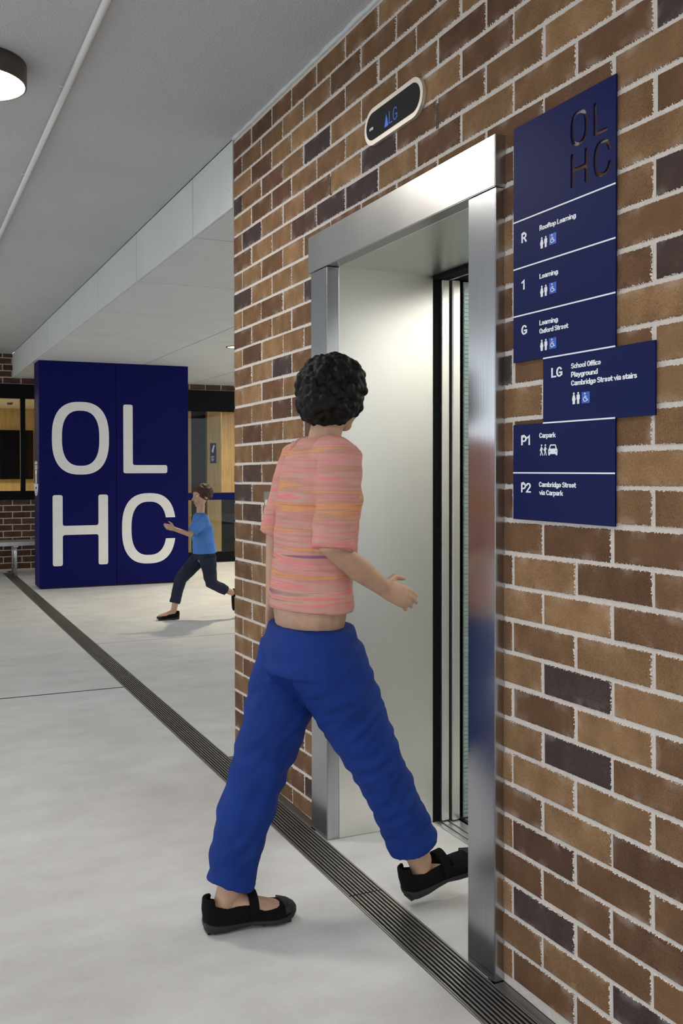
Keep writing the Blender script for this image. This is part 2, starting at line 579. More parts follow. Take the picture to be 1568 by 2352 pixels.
# single-weight grotesque letters, cap height 1: (advance, list of strokes)
GL = {
 'R': (.62, [[(.08, .08), (.08, .92)], [(.08, .92), (.30, .92)] + _arc(.30, .70, .20, .22, 90, -90) + [(.08, .48)], [(.30, .48), (.52, .08)]]),
 'P': (.58, [[(.08, .08), (.08, .92)], [(.08, .92), (.30, .92)] + _arc(.30, .67, .20, .25, 90, -90) + [(.08, .42)]]),
 'L': (.50, [[(.08, .92), (.08, .08), (.44, .08)]]),
 'O': (.64, [_arc(.32, .50, .23, .42, 0, 360, 24)]),
 'C': (.62, [_arc(.32, .50, .23, .42, 38, 322, 22)]),
 'G': (.64, [_arc(.32, .50, .23, .42, 40, 310, 22) + [(.55, .20), (.55, .44), (.36, .44)]]),
 'S': (.58, [_arc(.29, .70, .20, .22, 25, 200, 12) + [(.20, .53), (.38, .47)] + _arc(.29, .29, .21, .22, 40, -155, 12)]),
 'T': (.54, [[(.02, .92), (.52, .92)], [(.27, .92), (.27, .08)]]),
 'I': (.22, [[(.11, .08), (.11, .92)]]),
 '1': (.40, [[(.06, .74), (.26, .92), (.26, .08)]]),
 '2': (.56, [_arc(.28, .69, .20, .23, 165, -25, 12) + [(.08, .08), (.50, .08)]]),
 'a': (.52, [_arc(.25, .50, .17, .16, 150, 0, 8) + [(.42, .08)], _arc(.24, .22, .16, .14, 0, 360, 14)]),
 'b': (.54, [[(.08, .08), (.08, .92)], _arc(.27, .35, .19, .27, 0, 360, 18)]),
 'c': (.50, [_arc(.27, .35, .19, .27, 45, 315, 14)]),
 'd': (.54, [[(.46, .08), (.46, .92)], _arc(.27, .35, .19, .27, 0, 360, 18)]),
 'e': (.53, [[(.09, .35), (.45, .35)] + _arc(.27, .35, .19, .27, 0, 315, 16)]),
 'f': (.36, [[(.15, .08), (.15, .72)] + _arc(.29, .72, .14, .20, 180, 80, 8), [(.03, .60), (.30, .60)]]),
 'g': (.54, [_arc(.27, .35, .19, .27, 0, 360, 18), [(.46, .60), (.46, .02)] + _arc(.27, .02, .19, .20, 0, -150, 10)]),
 'h': (.54, [[(.08, .08), (.08, .92)], [(.08, .40)] + _arc(.27, .42, .18, .20, 180, 0, 10) + [(.45, .08)]]),
 'i': (.20, [[(.10, .08), (.10, .60)], [(.10, .86), (.10, .88)]]),
 'k': (.50, [[(.08, .08), (.08, .92)], [(.10, .32), (.42, .60)], [(.22, .42), (.44, .08)]]),
 'l': (.20, [[(.10, .08), (.10, .92)]]),
 'm': (.80, [[(.08, .08), (.08, .60)], [(.08, .40)] + _arc(.23, .44, .15, .18, 180, 0, 10) + [(.38, .08)], [(.38, .40)] + _arc(.55, .44, .16, .18, 180, 0, 10) + [(.71, .08)]]),
 'n': (.54, [[(.08, .08), (.08, .60)], [(.08, .40)] + _arc(.27, .42, .18, .20, 180, 0, 10) + [(.45, .08)]]),
 'o': (.54, [_arc(.27, .35, .19, .27, 0, 360, 18)]),
 'p': (.54, [[(.08, -.20), (.08, .60)], _arc(.27, .35, .19, .27, 0, 360, 18)]),
 'r': (.36, [[(.08, .08), (.08, .60)], [(.08, .38)] + _arc(.27, .40, .19, .22, 180, 80, 8)]),
 's': (.47, [_arc(.23, .48, .15, .13, 30, 200, 10) + [(.16, .38), (.30, .33)] + _arc(.23, .21, .16, .14, 40, -155, 10)]),
 't': (.36, [[(.15, .84), (.15, .24)] + _arc(.27, .22, .12, .14, 180, 290, 8), [(.03, .60), (.31, .60)]]),
 'u': (.54, [[(.08, .60), (.08, .28)] + _arc(.26, .28, .18, .20, 180, 360, 10), [(.45, .60), (.45, .08)]]),
 'v': (.48, [[(.05, .60), (.24, .08), (.43, .60)]]),
 'x': (.48, [[(.06, .60), (.42, .08)], [(.42, .60), (.06, .08)]]),
 'y': (.50, [[(.06, .60), (.26, .08)], [(.45, .60), (.24, .02), (.14, -.16), (.05, -.16)]]),
}
def text_fit(s_, width, cap, thick=0.0006, bold=0.085):
    """flat lettering of one line, stretched to the given width; every stroke a row of capsules"""
    x = 0.0
    runs = []
    for ch in s_:
        if ch == ' ':
            x += 0.24
            continue
        adv, st = GL[ch]
        for pl in st:
            runs.append([(px + x, py) for px, py in pl])
        x += adv
    x0 = min(p[0] for r in runs for p in r) - bold
    x1 = max(p[0] for r in runs for p in r) + bold
    kx = width / (x1 - x0)
    ky = cap
    mb = MB()
    for si, r in enumerate(runs):
        th = thick + 0.00003 * (si % 4)
        pts = [Vector(p) for p in r]
        closed = (pts[0] - pts[-1]).length < 1e-4
        if closed:
            pts = pts[:-1]
        n_ = len(pts)
        left, right = [], []
        for k_ in range(n_):
            d0 = pts[k_] - pts[k_ - 1] if (k_ > 0 or closed) else pts[1] - pts[0]
            d1 = pts[(k_ + 1) % n_] - pts[k_] if (k_ < n_ - 1 or closed) else pts[-1] - pts[-2]
            d0.normalize(); d1.normalize()
            n0 = Vector((-d0.y, d0.x)); n1 = Vector((-d1.y, d1.x))
            m_ = n0 + n1
            m_ = m_ / max(m_.length_squared * 0.5, 0.45)
            e_ = Vector((0, 0))
            if not closed and k_ == 0: e_ = -d1 * bold * 0.9
            if not closed and k_ == n_ - 1: e_ = d0 * bold * 0.9
            left.append(pts[k_] + m_ * bold + e_); right.append(pts[k_] - m_ * bold + e_)
        for k_ in range(n_ if closed else n_ - 1):
            q_ = (k_ + 1) % n_
            quad = [left[k_], right[k_], right[q_], left[q_]]
            mb.add([((p.x - x0) * kx, p.y * ky, th) for p in quad] + [((p.x - x0) * kx, p.y * ky, 0.0) for p in quad],
                   [(0, 1, 2, 3), (1, 0, 4, 5), (2, 1, 5, 6), (3, 2, 6, 7), (0, 3, 7, 4)])
    me = bpy.data.meshes.new('lettering')
    me.from_pydata(mb.v, [], mb.f)
    me.update()
    return me

def rpoly(pts, r, seg=5):
    """round the corners of a closed polygon"""
    out = []
    n = len(pts)
    for i in range(n):
        p = Vector((pts[i][0], pts[i][1])); a = Vector(pts[i - 1]); b = Vector(pts[(i + 1) % n])
        da = (a - p); db = (b - p)
        rr = min(r, da.length * 0.49, db.length * 0.49)
        pa = p + da.normalized() * rr; pb = p + db.normalized() * rr
        for k in range(seg + 1):
            t = k / seg
            q = pa * (1 - t) ** 2 + p * (2 * t * (1 - t)) + pb * t ** 2
            out.append((q.x, q.y))
    return out

def superell(cx, cy, a, b, e=2.55, n=56, t0=0.0, t1=2 * math.pi, closed=True):
    m = n if closed else n + 1
    out = []
    for i in range(m):
        t = t0 + (t1 - t0) * i / n
        c, s = math.cos(t), math.sin(t)
        out.append((cx + a * math.copysign(abs(c) ** (2 / e), c), cy + b * math.copysign(abs(s) ** (2 / e), s)))
    return out

def letter_loops(ch, w, h, s, r):
    if ch == 'O':
        return [superell(w / 2, h / 2, w / 2, h / 2), superell(w / 2, h / 2, w / 2 - s, h / 2 - s * 0.9)]
    if ch == 'L':
        return [rpoly([(0, 0), (w, 0), (w, s * 0.86), (s, s * 0.86), (s, h), (0, h)], r)]
    if ch == 'H':
        m0, m1 = h / 2 - s * 0.47, h / 2 + s * 0.47
        return [rpoly([(0, 0), (s, 0), (s, m0), (w - s, m0), (w - s, 0), (w, 0), (w, h), (w - s, h), (w - s, m1), (s, m1), (s, h), (0, h)], r)]
    if ch == 'C':
        a, b = w / 2, h / 2
        e = 2.55
        op = 0.30
        ts = math.asin(op ** (e / 2))
        ts2 = math.asin((op * b / (b - s * 0.9)) ** (e / 2))
        outer = superell(a, b, a, b, e, 48, ts, 2 * math.pi - ts, closed=False)
        inner = superell(a, b, a - s, b - s * 0.9, e, 48, ts2, 2 * math.pi - ts2, closed=False)
        lp = outer + inner[::-1]
        return [lp]

# ------------------------------------------------------------------ floor
floor = MB().box(-9, 1.322, -6, 13.2, -0.25, -0.014).box(1.45, 8, -6, 17, -0.25, -0.014).box(1.322, 1.45, -6, 13.2, -0.25, -0.09).build('floor', 'joint_black')
tag(floor, 'pale grey concrete floor in wide slabs', kind='structure')
J = 0.008
def slab(x0, x1, y0, y1):
    MB().cbox(x0, x1, y0, y1, -0.014, 0.0, 0.0015).build('slab', 'concrete', floor)
for y0, y1 in ((-6, 5.658), (5.682, 9.28 - 0.002), (9.28 + 0.002, BACK - 0.06)):
    slab(-9, 1.321, y0, y1)
MB().box(-9, 1.321, 5.658, 5.682, -0.0138, -0.0015).build('joint_strip', 'joint_black', floor)
MB().box(1.452, 8, 7.160, 7.170, -0.0138, -0.001).build('joint_strip', 'joint_black', floor)
slab(1.452, DX, 2.035, 3.125)
for y0, y1 in ((4.09, 7.160), (7.170, 9.9), (9.903, BACK - 0.02)):
    slab(1.452, 8, y0, y1)
slab(-3, 8, BACK + 0.12, 17)
MB().cbox(-3, 1.321, BACK - 0.058, BACK + 0.12, -0.014, 0.0, 0.001).build('slab', 'concrete', floor)

tag(MB().box(-60, -9, -60, 60, -0.25, -0.004).box(-9, 60, -60, -6, -0.25, -0.004).build('ground', 'concrete'), 'open paved ground beyond the covered walkway', kind='structure')

# ------------------------------------------------------------------ linear drain
drain = thing('floor_drain', (1.386, 1.0, 0), 'long slotted steel drain along the foot of the brick wall', 'drain')
MB().box(1.3225, 1.4495, 0.0, 12.70, -0.089, -0.080).box(1.3225, 1.3235, 0.0, 12.70, -0.08, -0.012).box(1.4485, 1.4495, 0.0, 12.70, -0.08, -0.012).build('channel', 'joint_black', drain)
for x in (1.3215, 1.4455):
    MB().cbox(x, x + 0.005, 0.0, 12.70, -0.03, 0.0015, 0.0007).build('edge_rail', 'steel_grate', drain)
for y0_, y1_ in ((-1.0, 2.0), (3.16, 4.088)):
    MB().cbox(1.4515, WX + 0.0, y0_, y1_, -0.0138, 0.002, 0.001).build('wall_flange', 'steel_flange', drain)
bar_me = MB().cbox(-0.0029, 0.0029, 0.0, 0.994, -0.020, 0.0, 0.0008).mesh('bar')
bar_me.materials.append(MATS['steel_grate'])
_lad = [[(-0.058, 0.002), (0.058, 0.002), (0.058, 0.994), (-0.058, 0.994)]]
for i in range(10):
    y_ = 0.012 + i * 0.0982
    _lad.append([(-0.055, y_), (0.055, y_), (0.055, y_ + 0.089), (-0.055, y_ + 0.089)])
rod_me = shape_mesh(_lad, 0.004, 'grate')
for v in rod_me.vertices:
    v.co.z -= 0.025
rod_me.materials.append(MATS['steel_grate'])
for k in range(0, 12):
    g = link('grate', rod_me, None, drain, Vector((1.3857, 0.6 + k * 1.0, 0)) - drain.location)
    for i in range(9):
        b = bpy.data.objects.new('bar', bar_me)
        COL.objects.link(b)
        b.parent = g
        b.location = (-0.0528 + i * 0.0132, 0.003, random.uniform(-0.0006, 0.0002))

# ------------------------------------------------------------------ brick wall with the lift
wall = MB()
MX = WX + 0.0035
wall.box(MX, 1.72, OY1 + 0.109, WEND - 0.004, 0.0, CEIL + 0.05)
wall.box(MX, 1.72, -1.2, OY0 - 0.097, 0.0, CEIL + 0.05)
wall.box(MX, 1.72, OY0 - 0.097, OY1 + 0.109, 2.170, CEIL + 0.05)
wall_right = wall.build('wall_right', 'mortar')
tag(wall_right, 'brown brick lift shaft wall with white mortar joints', kind='structure')

wall_end = MB().box(1.721, 4.0, WEND - 0.20, WEND - 0.004, 0.0, CEIL + 0.05).build('wall_end', 'mortar')
tag(wall_end, 'brick return of the lift shaft round the far corner', kind='structure')

perp_b = [3.9756, 3.7356, 3.4956] + [3.2865 - 0.24 * i for i in range(20)]
perp_a = [3.8556, 3.6156] + [3.4065 - 0.24 * i for i in range(20)]
def proj(p):
    d = Vector(p) - Vector((0, 0, CAM_H))
    w = d.dot(_f)
    if w <= 0.1:
        return (9999, 9999)
    return (CX_PX + F_PX * d.dot(_r2) / w, CY_PX - F_PX * d.dot(_u2) / w)

def brick_mesh(L, Hh, depth, c=0.0028):
    """brick whose face looks to -X, centred on its face centre"""
    y, z = L / 2, Hh / 2
    V = [(c, -y, -z), (c, y, -z), (c, y, z), (c, -y, z),
         (0, -y + c, -z + c), (0, y - c, -z + c), (0, y - c, z - c), (0, -y + c, z - c),
         (depth, -y, -z), (depth, y, -z), (depth, y, z), (depth, -y, z)]
    Fc = [(7, 6, 5, 4), (4, 5, 1, 0), (5, 6, 2, 1), (6, 7, 3, 2), (7, 4, 0, 3), (0, 1, 9, 8), (1, 2, 10, 9), (2, 3, 11, 10), (3, 0, 8, 11), (8, 9, 10, 11)]
    return V, Fc

brick_cache = {}
n_bricks = 0
rest = MB()
def bed(j, y):
    """height of bed joint j (0 = at the foot of the directory sign); the gauge opens slightly towards the far end"""
    t = (y - 1.966) / (4.074 - 1.966)
    return (1 - t) * (1.2270 + 0.08696 * j + 6.58e-5 * j * j) + t * (1.2068 + 0.08884 * j)
for j in range(-14, 20):
    ps = [WEND] + (perp_b if j % 2 else perp_a)
    for i in range(len(ps) - 1):
        y1 = ps[i] - (0.005 if i else 0.0)
        y0 = ps[i + 1] + 0.005
        spans = [(y0, y1)]
        ym = (y0 + y1) / 2
        z0 = max(bed(j, ym) + 0.005, 0.003)
        z1 = min(bed(j + 1, ym) - 0.005, CEIL - 0.004)
        if z1 - z0 < 0.015:
            continue
        tilt = math.atan((bed(j + 0.5, ym + 0.1) - bed(j + 0.5, ym - 0.1)) / 0.2)
        if z1 < 2.236:
            lo, hi = OY0 - 0.095, OY1 + 0.107
            ns = []
            for a, b_ in spans:
                if b_ <= lo or a >= hi:
                    ns.append((a, b_))
                else:
                    if a < lo: ns.append((a, lo))
                    if b_ > hi: ns.append((hi, b_))
            spans = ns
        for a, b_ in spans:
            L = b_ - a
            if L < 0.02 or b_ < -1.1:
                continue
            jx = random.uniform(-0.0010, 0.0012)
            dy = random.uniform(-0.002, 0.002); dz = random.uniform(-0.0012, 0.0012)
            cpt = (WX + jx, (a + b_) / 2 + dy, (z0 + z1) / 2 + dz)
            pa = proj((WX, a, cpt[2])); pb = proj((WX, b_, cpt[2]))
            vis = pb[0] < 1575 and -45 < pb[1] < 2400 or (pb[0] < 1575 and -45 < pa[1] < 2400)
            if vis:
                key = (round(L, 3), round(z1 - z0, 3))
                if key not in brick_cache:
                    me = bpy.data.meshes.new('brick')
                    V, Fc = brick_mesh(L, z1 - z0, 0.03)
                    me.from_pydata(V, [], Fc); me.update()
                    me.materials.append(MATS['brick'])
                    brick_cache[key] = me
                link('brick', brick_cache[key], None, wall_right, cpt).rotation_euler.x = tilt
                n_bricks += 1
            else:
                V, Fc = brick_mesh(L, z1 - z0, 0.03)
                rest.add([(v[0] + cpt[0], v[1] + cpt[1], v[2] + cpt[2]) for v in V], Fc)
tag(rest.build('brick_courses', 'brick', wall_right), kind='stuff')
# header bricks of the return face round the far corner
ret = MB()
for k in range(34):
    z0 = 0.0255 + 0.086 * k
    z1 = min(z0 + 0.076, CEIL - 0.004)
    x = 1.52 + (0.0 if k % 2 else 0.12)
    while x < 3.9:
        V, Fc = brick_mesh(0.23, z1 - z0, 0.03)
        ret.add([(x + 0.115 + v[1], WEND - v[0], (z0 + z1) / 2 + v[2]) for v in V], Fc)
        x += 0.24
tag(ret.build('return_courses', 'brick', wall_end), kind='stuff')
print('bricks', n_bricks)

# rough bead of sealant where the wall meets the ceiling
bead = []
for i in range(120):
    y = -1.0 + (WEND + 1.0) * i / 119
    bead.append((WX - 0.001 + 0.003 * noise.noise((y * 9, 0, 3)), y, CEIL - 0.004 + 0.003 * noise.noise((y * 14, 5, 0))))
tag(MB().tube(bead, [0.009 + 0.005 * noise.noise((p[1] * 11, 2, 7)) for p in bead], 8).build('trim_1', 'sealant', smooth=True),
    'bead of grey sealant between brick wall and ceiling', kind='structure')

# ------------------------------------------------------------------ ceiling, soffit
ceil = MB().box(-4.2, WX + 0.0, -4.0, 13.0, CEIL, CEIL + 0.25).box(WX, 7.5, -4.0, 13.0, CEIL + 0.05, CEIL + 0.25).build('ceiling', 'ceiling_plaster')
tag(ceil, 'rough grey plastered ceiling', kind='structure')

sof = MB().box(WX + 0.014, 7.0, WEND + 0.01, 12.79, SOF + 0.012, SOF + 0.030).box(WX + 0.014, WX + 0.03, WEND + 0.01, 12.79, SOF + 0.012, CEIL).build('soffit', 'joint_black')
tag(sof, 'dropped soffit lined with pale sheet panels beyond the brick wall', kind='structure')
ysm = [WEND + 0.012, 4.728, 5.965, 7.20, 8.47, 9.75, 11.0, 12.2, 12.79]
xsm = [WX, 2.735, 3.99, 5.245, 6.5]
g = 0.0048
screws = MB()
for i in range(len(ysm) - 1):
    MB().cbox(WX, WX + 0.013, ysm[i] + g, ysm[i + 1] - g, SOF, CEIL - 0.004, 0.001).build('fascia_panel', 'fibre_cement', sof)
    for yy in (ysm[i] + 0.05, (ysm[i] + ysm[i + 1]) / 2, ysm[i + 1] - 0.05):
        for zz in (SOF + 0.09, SOF + 0.22):
            screws.tube([(WX + 0.002, yy, zz), (WX - 0.0015, yy, zz)], 0.0035, 6)
    for j in range(len(xsm) - 1):
        MB().cbox(xsm[j] + (0.015 if j == 0 else g), xsm[j + 1] - g, ysm[i] + g, ysm[i + 1] - g, SOF, SOF + 0.011, 0.001).build('soffit_panel', 'fibre_cement', sof)
        for xx in (xsm[j] + 0.07, (xsm[j] + xsm[j + 1]) / 2, xsm[j + 1] - 0.06):
            for yy in (ysm[i] + 0.06, ysm[i + 1] - 0.06):
                screws.tube([(xx, yy, SOF + 0.002), (xx, yy, SOF - 0.0015)], 0.004, 6)
tag(screws.build('screw_heads', 'pvc_white', sof), kind='stuff')

# conduit and ceiling lamp
con = thing('ceiling_conduit', (0.655, 4.0, CEIL), 'straight white plastic conduit pipe fixed along the ceiling', 'pipe')
MB().tube([(0.655, 0.2, CEIL - 0.015), (0.655, 12.75, CEIL - 0.015)], 0.0135, 14).build('pipe', 'pvc_white', con, True)
for y in (1.9, 5.7, 9.5):
    MB().tube([(0.655, y - 0.035, CEIL - 0.015), (0.655, y + 0.035, CEIL - 0.015)], 0.0155, 14).build('coupling', 'pvc_white', con, True)
for y in (2.6, 3.8, 5.0, 6.2, 7.4, 8.6):
    MB().cbox(0.630, 0.680, y - 0.008, y + 0.008, CEIL - 0.004, CEIL + 0.0, 0.001).build('saddle', 'pvc_white', con)

def ceiling_lamp(x, y, label, R=0.172):
    t = thing('ceiling_lamp', (x, y, CEIL), label, 'lamp', 'round ceiling lamps')
    MB().lathe((0, 0, 0), [(R - 0.006, 0.0), (R, -0.003), (R, -0.082), (R - 0.004, -0.085), (R - 0.008, -0.083), (R - 0.008, -0.01)], 56).build('housing', 'bronze', t, True, (0, 0, 0))
    MB().loft([[(r * math.cos(2 * math.pi * j / 56), r * math.sin(2 * math.pi * j / 56), z) for j in range(56)]
               for r, z in ((R - 0.0085, -0.070), (R - 0.0085, -0.080), (R - 0.03, -0.0845))]).build('diffuser', 'lamp_diffuser', t, False, (0, 0, 0))
    return t
ceiling_lamp(0.315, 3.70, 'round bronze rimmed ceiling lamp with glowing diffuser left of the conduit')
ceiling_lamp(0.300, 0.30, 'round bronze rimmed ceiling lamp added out of view to light the near wall and floor')  # unseen repeat of the lamp, added as a light source for the near end

def downlight(x, y, label):
    t = thing('recessed_downlight', (x, y, SOF), label, 'downlight', 'soffit downlights')
    R = 0.085
    MB().lathe((0, 0, 0), [(R, 0.0), (R, -0.004), (R - 0.014, -0.005), (R - 0.016, -0.001)], 40).build('rim', 'black_metal', t, True, (0, 0, 0))
    MB().disc((0, 0, -0.0025), R - 0.015, 0.002, 40).build('lens', 'downlight_glow', t, False, (0, 0, 0))
    ld = bpy.data.lights.new('downlight_beam', 'SPOT')
    ld.energy = DOWNLIGHT_W; ld.color = (1.0, 0.86, 0.62); ld.spot_size = math.radians(115); ld.spot_blend = 0.8; ld.shadow_soft_size = 0.06
    lo = bpy.data.objects.new('downlight_beam', ld)
    COL.objects.link(lo); lo.parent = t; lo.location = (0, 0, -0.02)
    return t
downlight(3.185, 8.77, 'recessed round downlight with black rim in the pale soffit')
downlight(4.45, 11.3, 'recessed round downlight near the glazed entrance behind the blue column')

# ------------------------------------------------------------------ lift entrance
lift = thing('lift_entrance', (FX, (OY0 + OY1) / 2, 0), 'brushed stainless steel lift door frame set in the brick wall', 'lift entrance')
MB().cbox(FX, FX + 0.05, OY1, LY1, 0.0, 2.098, 0.0022, 2).build('jamb', 'steel', lift)
MB().cbox(FX, FX + 0.05, LY0, OY0, 0.0, 2.098, 0.0022, 2).build('jamb', 'steel', lift)
MB().cbox(FX - 0.004, FX + 0.05, LY0 - 0.003, LY1 + 0.016, 2.1, 2.236, 0.0022, 2).build('head', 'steel_head', lift)
MB().cbox(FX + 0.05, DX, OY1 - 0.001, OY1 + 0.02, 0.001, 2.11, 0.001).build('side_lining', 'steel_lining', lift)
MB().cbox(FX + 0.05, DX, OY0 - 0.02, OY0 + 0.001, 0.001, 2.11, 0.001).build('side_lining', 'steel_lining', lift)
MB().cbox(FX + 0.05, DX, OY0 - 0.02, OY1 + 0.02, 2.100, 2.12, 0.001).build('top_lining', 'steel_lining', lift)
MB().cbox(DX + 0.002, DX + 0.028, OY0 - 0.02, OY1 + 0.03, 2.085, 2.30, 0.002).build('door_header', 'black_metal', lift)
MB().cbox(DX + 0.001, DX + 0.028, OY1 - 0.006, OY1 + 0.03, 0.0, 2.10, 0.001).build('door_slot', 'black_metal', lift)
sill = thing('lift_sill', (DX + 0.1, 2.57, 0), 'grooved aluminium threshold at the lift door', 'sill')
for x0, w_ in ((DX + 0.002, 0.020), (DX + 0.030, 0.024), (DX + 0.062, 0.040), (DX + 0.128, 0.016), (DX + 0.152, 0.030)):
    MB().cbox(x0, x0 + w_, OY0 - 0.1, OY1 + 0.9, -0.012, 0.002, 0.001).build('sill_rail', 'aluminium', sill)
MB().box(DX + 0.001, DX + 0.185, OY0 - 0.1, OY1 + 0.9, -0.0138, -0.011).build('sill_base', 'black_metal', sill)

ld_ = thing('landing_door', (DX + 0.06, OY1 + 0.3, 0.01), 'retracted stainless lift landing door showing its leading edges', 'lift door')
MB().cbox(DX + 0.030, DX + 0.062, OY1 - 0.018, OY1 + 0.90, 0.006, 2.084, 0.002, 2).build('slow_panel', 'steel_lining', ld_)
MB().cbox(DX + 0.070, DX + 0.104, OY1 - 0.030, OY1 + 0.86, 0.006, 2.084, 0.003, 2).build('fast_panel', 'steel_lining', ld_)
cd_ = thing('car_door', (DX + 0.15, OY1 + 0.3, 0.01), 'retracted lift car door with ribbed pale green safety edge', 'lift door')
MB().cbox(DX + 0.122, DX + 0.158, OY1 - 0.024, OY1 + 0.90, 0.006, 2.084, 0.002).build('panel', 'steel', cd_)
edge = MB().box(DX + 0.119, DX + 0.215, OY1 - 0.030, OY1 - 0.0245, 0.010, 2.08)
for i in range(128):
    edge.box(DX + 0.1195, DX + 0.2145, OY1 - 0.033, OY1 - 0.0302, 0.012 + i * 0.016, 0.012 + i * 0.016 + 0.0125)
tag(edge.build('safety_edge', 'green_strip', cd_), kind='stuff')
trk = thing('door_track', (DX + 0.12, OY1, 2.086), 'black door track box above the retracted lift doors', 'door track')
MB().cbox(DX + 0.031, DX + 0.215, OY0 - 0.1, OY1 + 0.9, 2.086, 2.30, 0.002).build('casing', 'black_metal', trk)
MB().cbox(DX + 0.060, DX + 0.070, OY0 - 0.1, OY1 + 0.9, 2.0845, 2.086, 0.0005).build('rail', 'aluminium', trk)
car = thing('lift_car', (2.7, 2.57, 0), 'steel lined lift car with lit ceiling behind the open doors', 'lift car')
MB().box(2.135, 3.55, 1.85, 3.30, -0.0135, 0.0).build('car_floor', 'aluminium', car)
MB().cbox(2.20, 3.55, 3.30, 3.33, 0.0, 2.35, 0.001).build('car_wall', 'steel_lining', car)
MB().cbox(2.20, 3.55, 1.82, 1.85, 0.0, 2.35, 0.001).build('car_wall', 'steel_lining', car)
MB().cbox(3.55, 3.58, 1.82, 3.33, 0.0, 2.35, 0.001).build('car_wall', 'steel_lining', car)
MB().cbox(2.20, 3.58, 1.82, 3.33, 2.35, 2.38, 0.001).build('car_ceiling', 'steel_lining', car)
for yy in (2.15, 2.57, 2.99):
    MB().cbox(2.40, 3.40, yy - 0.10, yy + 0.10, 2.342, 2.3495, 0.001).build('light_panel', 'car_light', car)

# ------------------------------------------------------------------ floor indicator above the lift
ind = thing('lift_indicator', (WX, 2.572, 2.436), 'pill shaped lift floor indicator with blue digits above the steel head', 'lift indicator')
def stadium(L, Hh, n=18):
    r = Hh / 2
    out = []
    for i in range(n + 1):
        t = -math.pi / 2 + math.pi * i / n
        out.append((L / 2 - r + r * math.cos(t), r * math.sin(t)))
    for i in range(n + 1):
        t = math.pi / 2 + math.pi * i / n
        out.append((-L / 2 + r + r * math.cos(t), r * math.sin(t)))
    return out
link('bezel', on_wall(shape_mesh([stadium(0.370, 0.122)], 0.012), 2.572, 2.496, WX - 0.0005), 'champagne_steel', ind)
link('display', on_wall(shape_mesh([stadium(0.339, 0.090)], 0.0012), 2.572, 2.496, WX - 0.0126), 'display_black', ind)
link('arrow', on_wall(shape_mesh([[(0, 0), (0.026, 0), (0.013, 0.040)]], 0.0005), 2.618, 2.464, WX - 0.0139), 'display_blue', ind)
link('digits', on_wall(text_fit('LG', 0.052, 0.045, 0.0005, bold=0.03), 2.588, 2.464, WX - 0.0139), 'display_blue', ind)
link('maker_mark', on_wall(text_fit('OTIS', 0.026, 0.0090, 0.0004, bold=0.09), 2.719, 2.485, WX - 0.0139), 'print_white', ind)

for y, z0, z1, lb in ((2.328, 2.365, 2.438, 'slim grey weep vent in a joint right of the lift indicator'), (3.044, 2.366, 2.434, 'slim grey weep vent in a joint above the left end of the lift head')):
    wv = thing('weep_vent', (WX, y, z0), lb, 'vent', 'weep vents in the brick joints')
    MB().cbox(WX - 0.001, WX + 0.02, y - 0.0045, y - 0.0025, z0, z1, 0.0004).cbox(WX - 0.001, WX + 0.02, y + 0.0025, y + 0.0045, z0, z1, 0.0004).build('rim', 'slot_plastic', wv)
    for i in range(5):
        MB().box(WX + 0.001, WX + 0.016, y - 0.0025, y + 0.0025, z0 + 0.004 + i * 0.0145, z0 + 0.009 + i * 0.0145).build('slat', 'slot_plastic', wv)

cp = thing('call_button_panel', (WX, 3.635, 1.15), 'slim steel lift call panel on the bricks behind the walking person', 'call panel')
link('plate', on_wall(shape_mesh([rpoly([(-0.038, 0), (0.038, 0), (0.038, 0.118), (-0.038, 0.118)], 0.006)], 0.014), 3.635, 1.147, WX), 'steel', cp)
MB().tube([(WX - 0.014, 3.635, 1.218), (WX - 0.019, 3.635, 1.218)], 0.014, 20).build('button', 'champagne_steel', cp)
MB().tube([(WX - 0.014, 3.635, 1.172), (WX - 0.016, 3.635, 1.172)], 0.005, 12).build('keyhole', 'black_metal', cp)

# ------------------------------------------------------------------ directory sign
sign = thing('directory_sign', (WX, 1.77, 1.231), 'navy stepped directory plate with white floor list beside the lift', 'sign')
SX = WX - 0.003
outline = [(1.954, 2.234), (1.590, 2.234), (1.590, 1.631), (1.474, 1.631), (1.474, 1.473), (1.590, 1.473), (1.590, 1.231), (1.954, 1.231),
           (1.954, 1.473), (1.836, 1.473), (1.836, 1.633), (1.954, 1.633)]
loops = [[(-y, z) for y, z in outline]]
for ch, yl, zb, w_, h_ in (('O', 1.739, 2.115, 0.058, 0.082), ('L', 1.661, 2.118, 0.046, 0.076), ('H', 1.738, 2.022, 0.057, 0.079), ('C', 1.661, 2.020, 0.057, 0.082)):
    for lp in letter_loops(ch, w_, h_, 0.0095, 0.004):
        loops.append([(-yl + p[0], zb + p[1]) for p in lp])
link('plate', on_wall(shape_mesh(loops, 0.004), 0.0, 0.0, SX), 'navy_sign', sign)
TX = SX - 0.0041
def bar_on_sign(y1, y0, z):
    MB().box(TX - 0.0006, TX, y0, y1, z - 0.0018, z + 0.0018).build('divider', 'print_white', sign)
for y1, y0, z in ((1.954, 1.590, 1.9925), (1.954, 1.590, 1.872), (1.954, 1.590, 1.751), (1.836, 1.590, 1.632), (1.836, 1.590, 1.473), (1.954, 1.590, 1.350)):
    bar_on_sign(y1, y0, z)
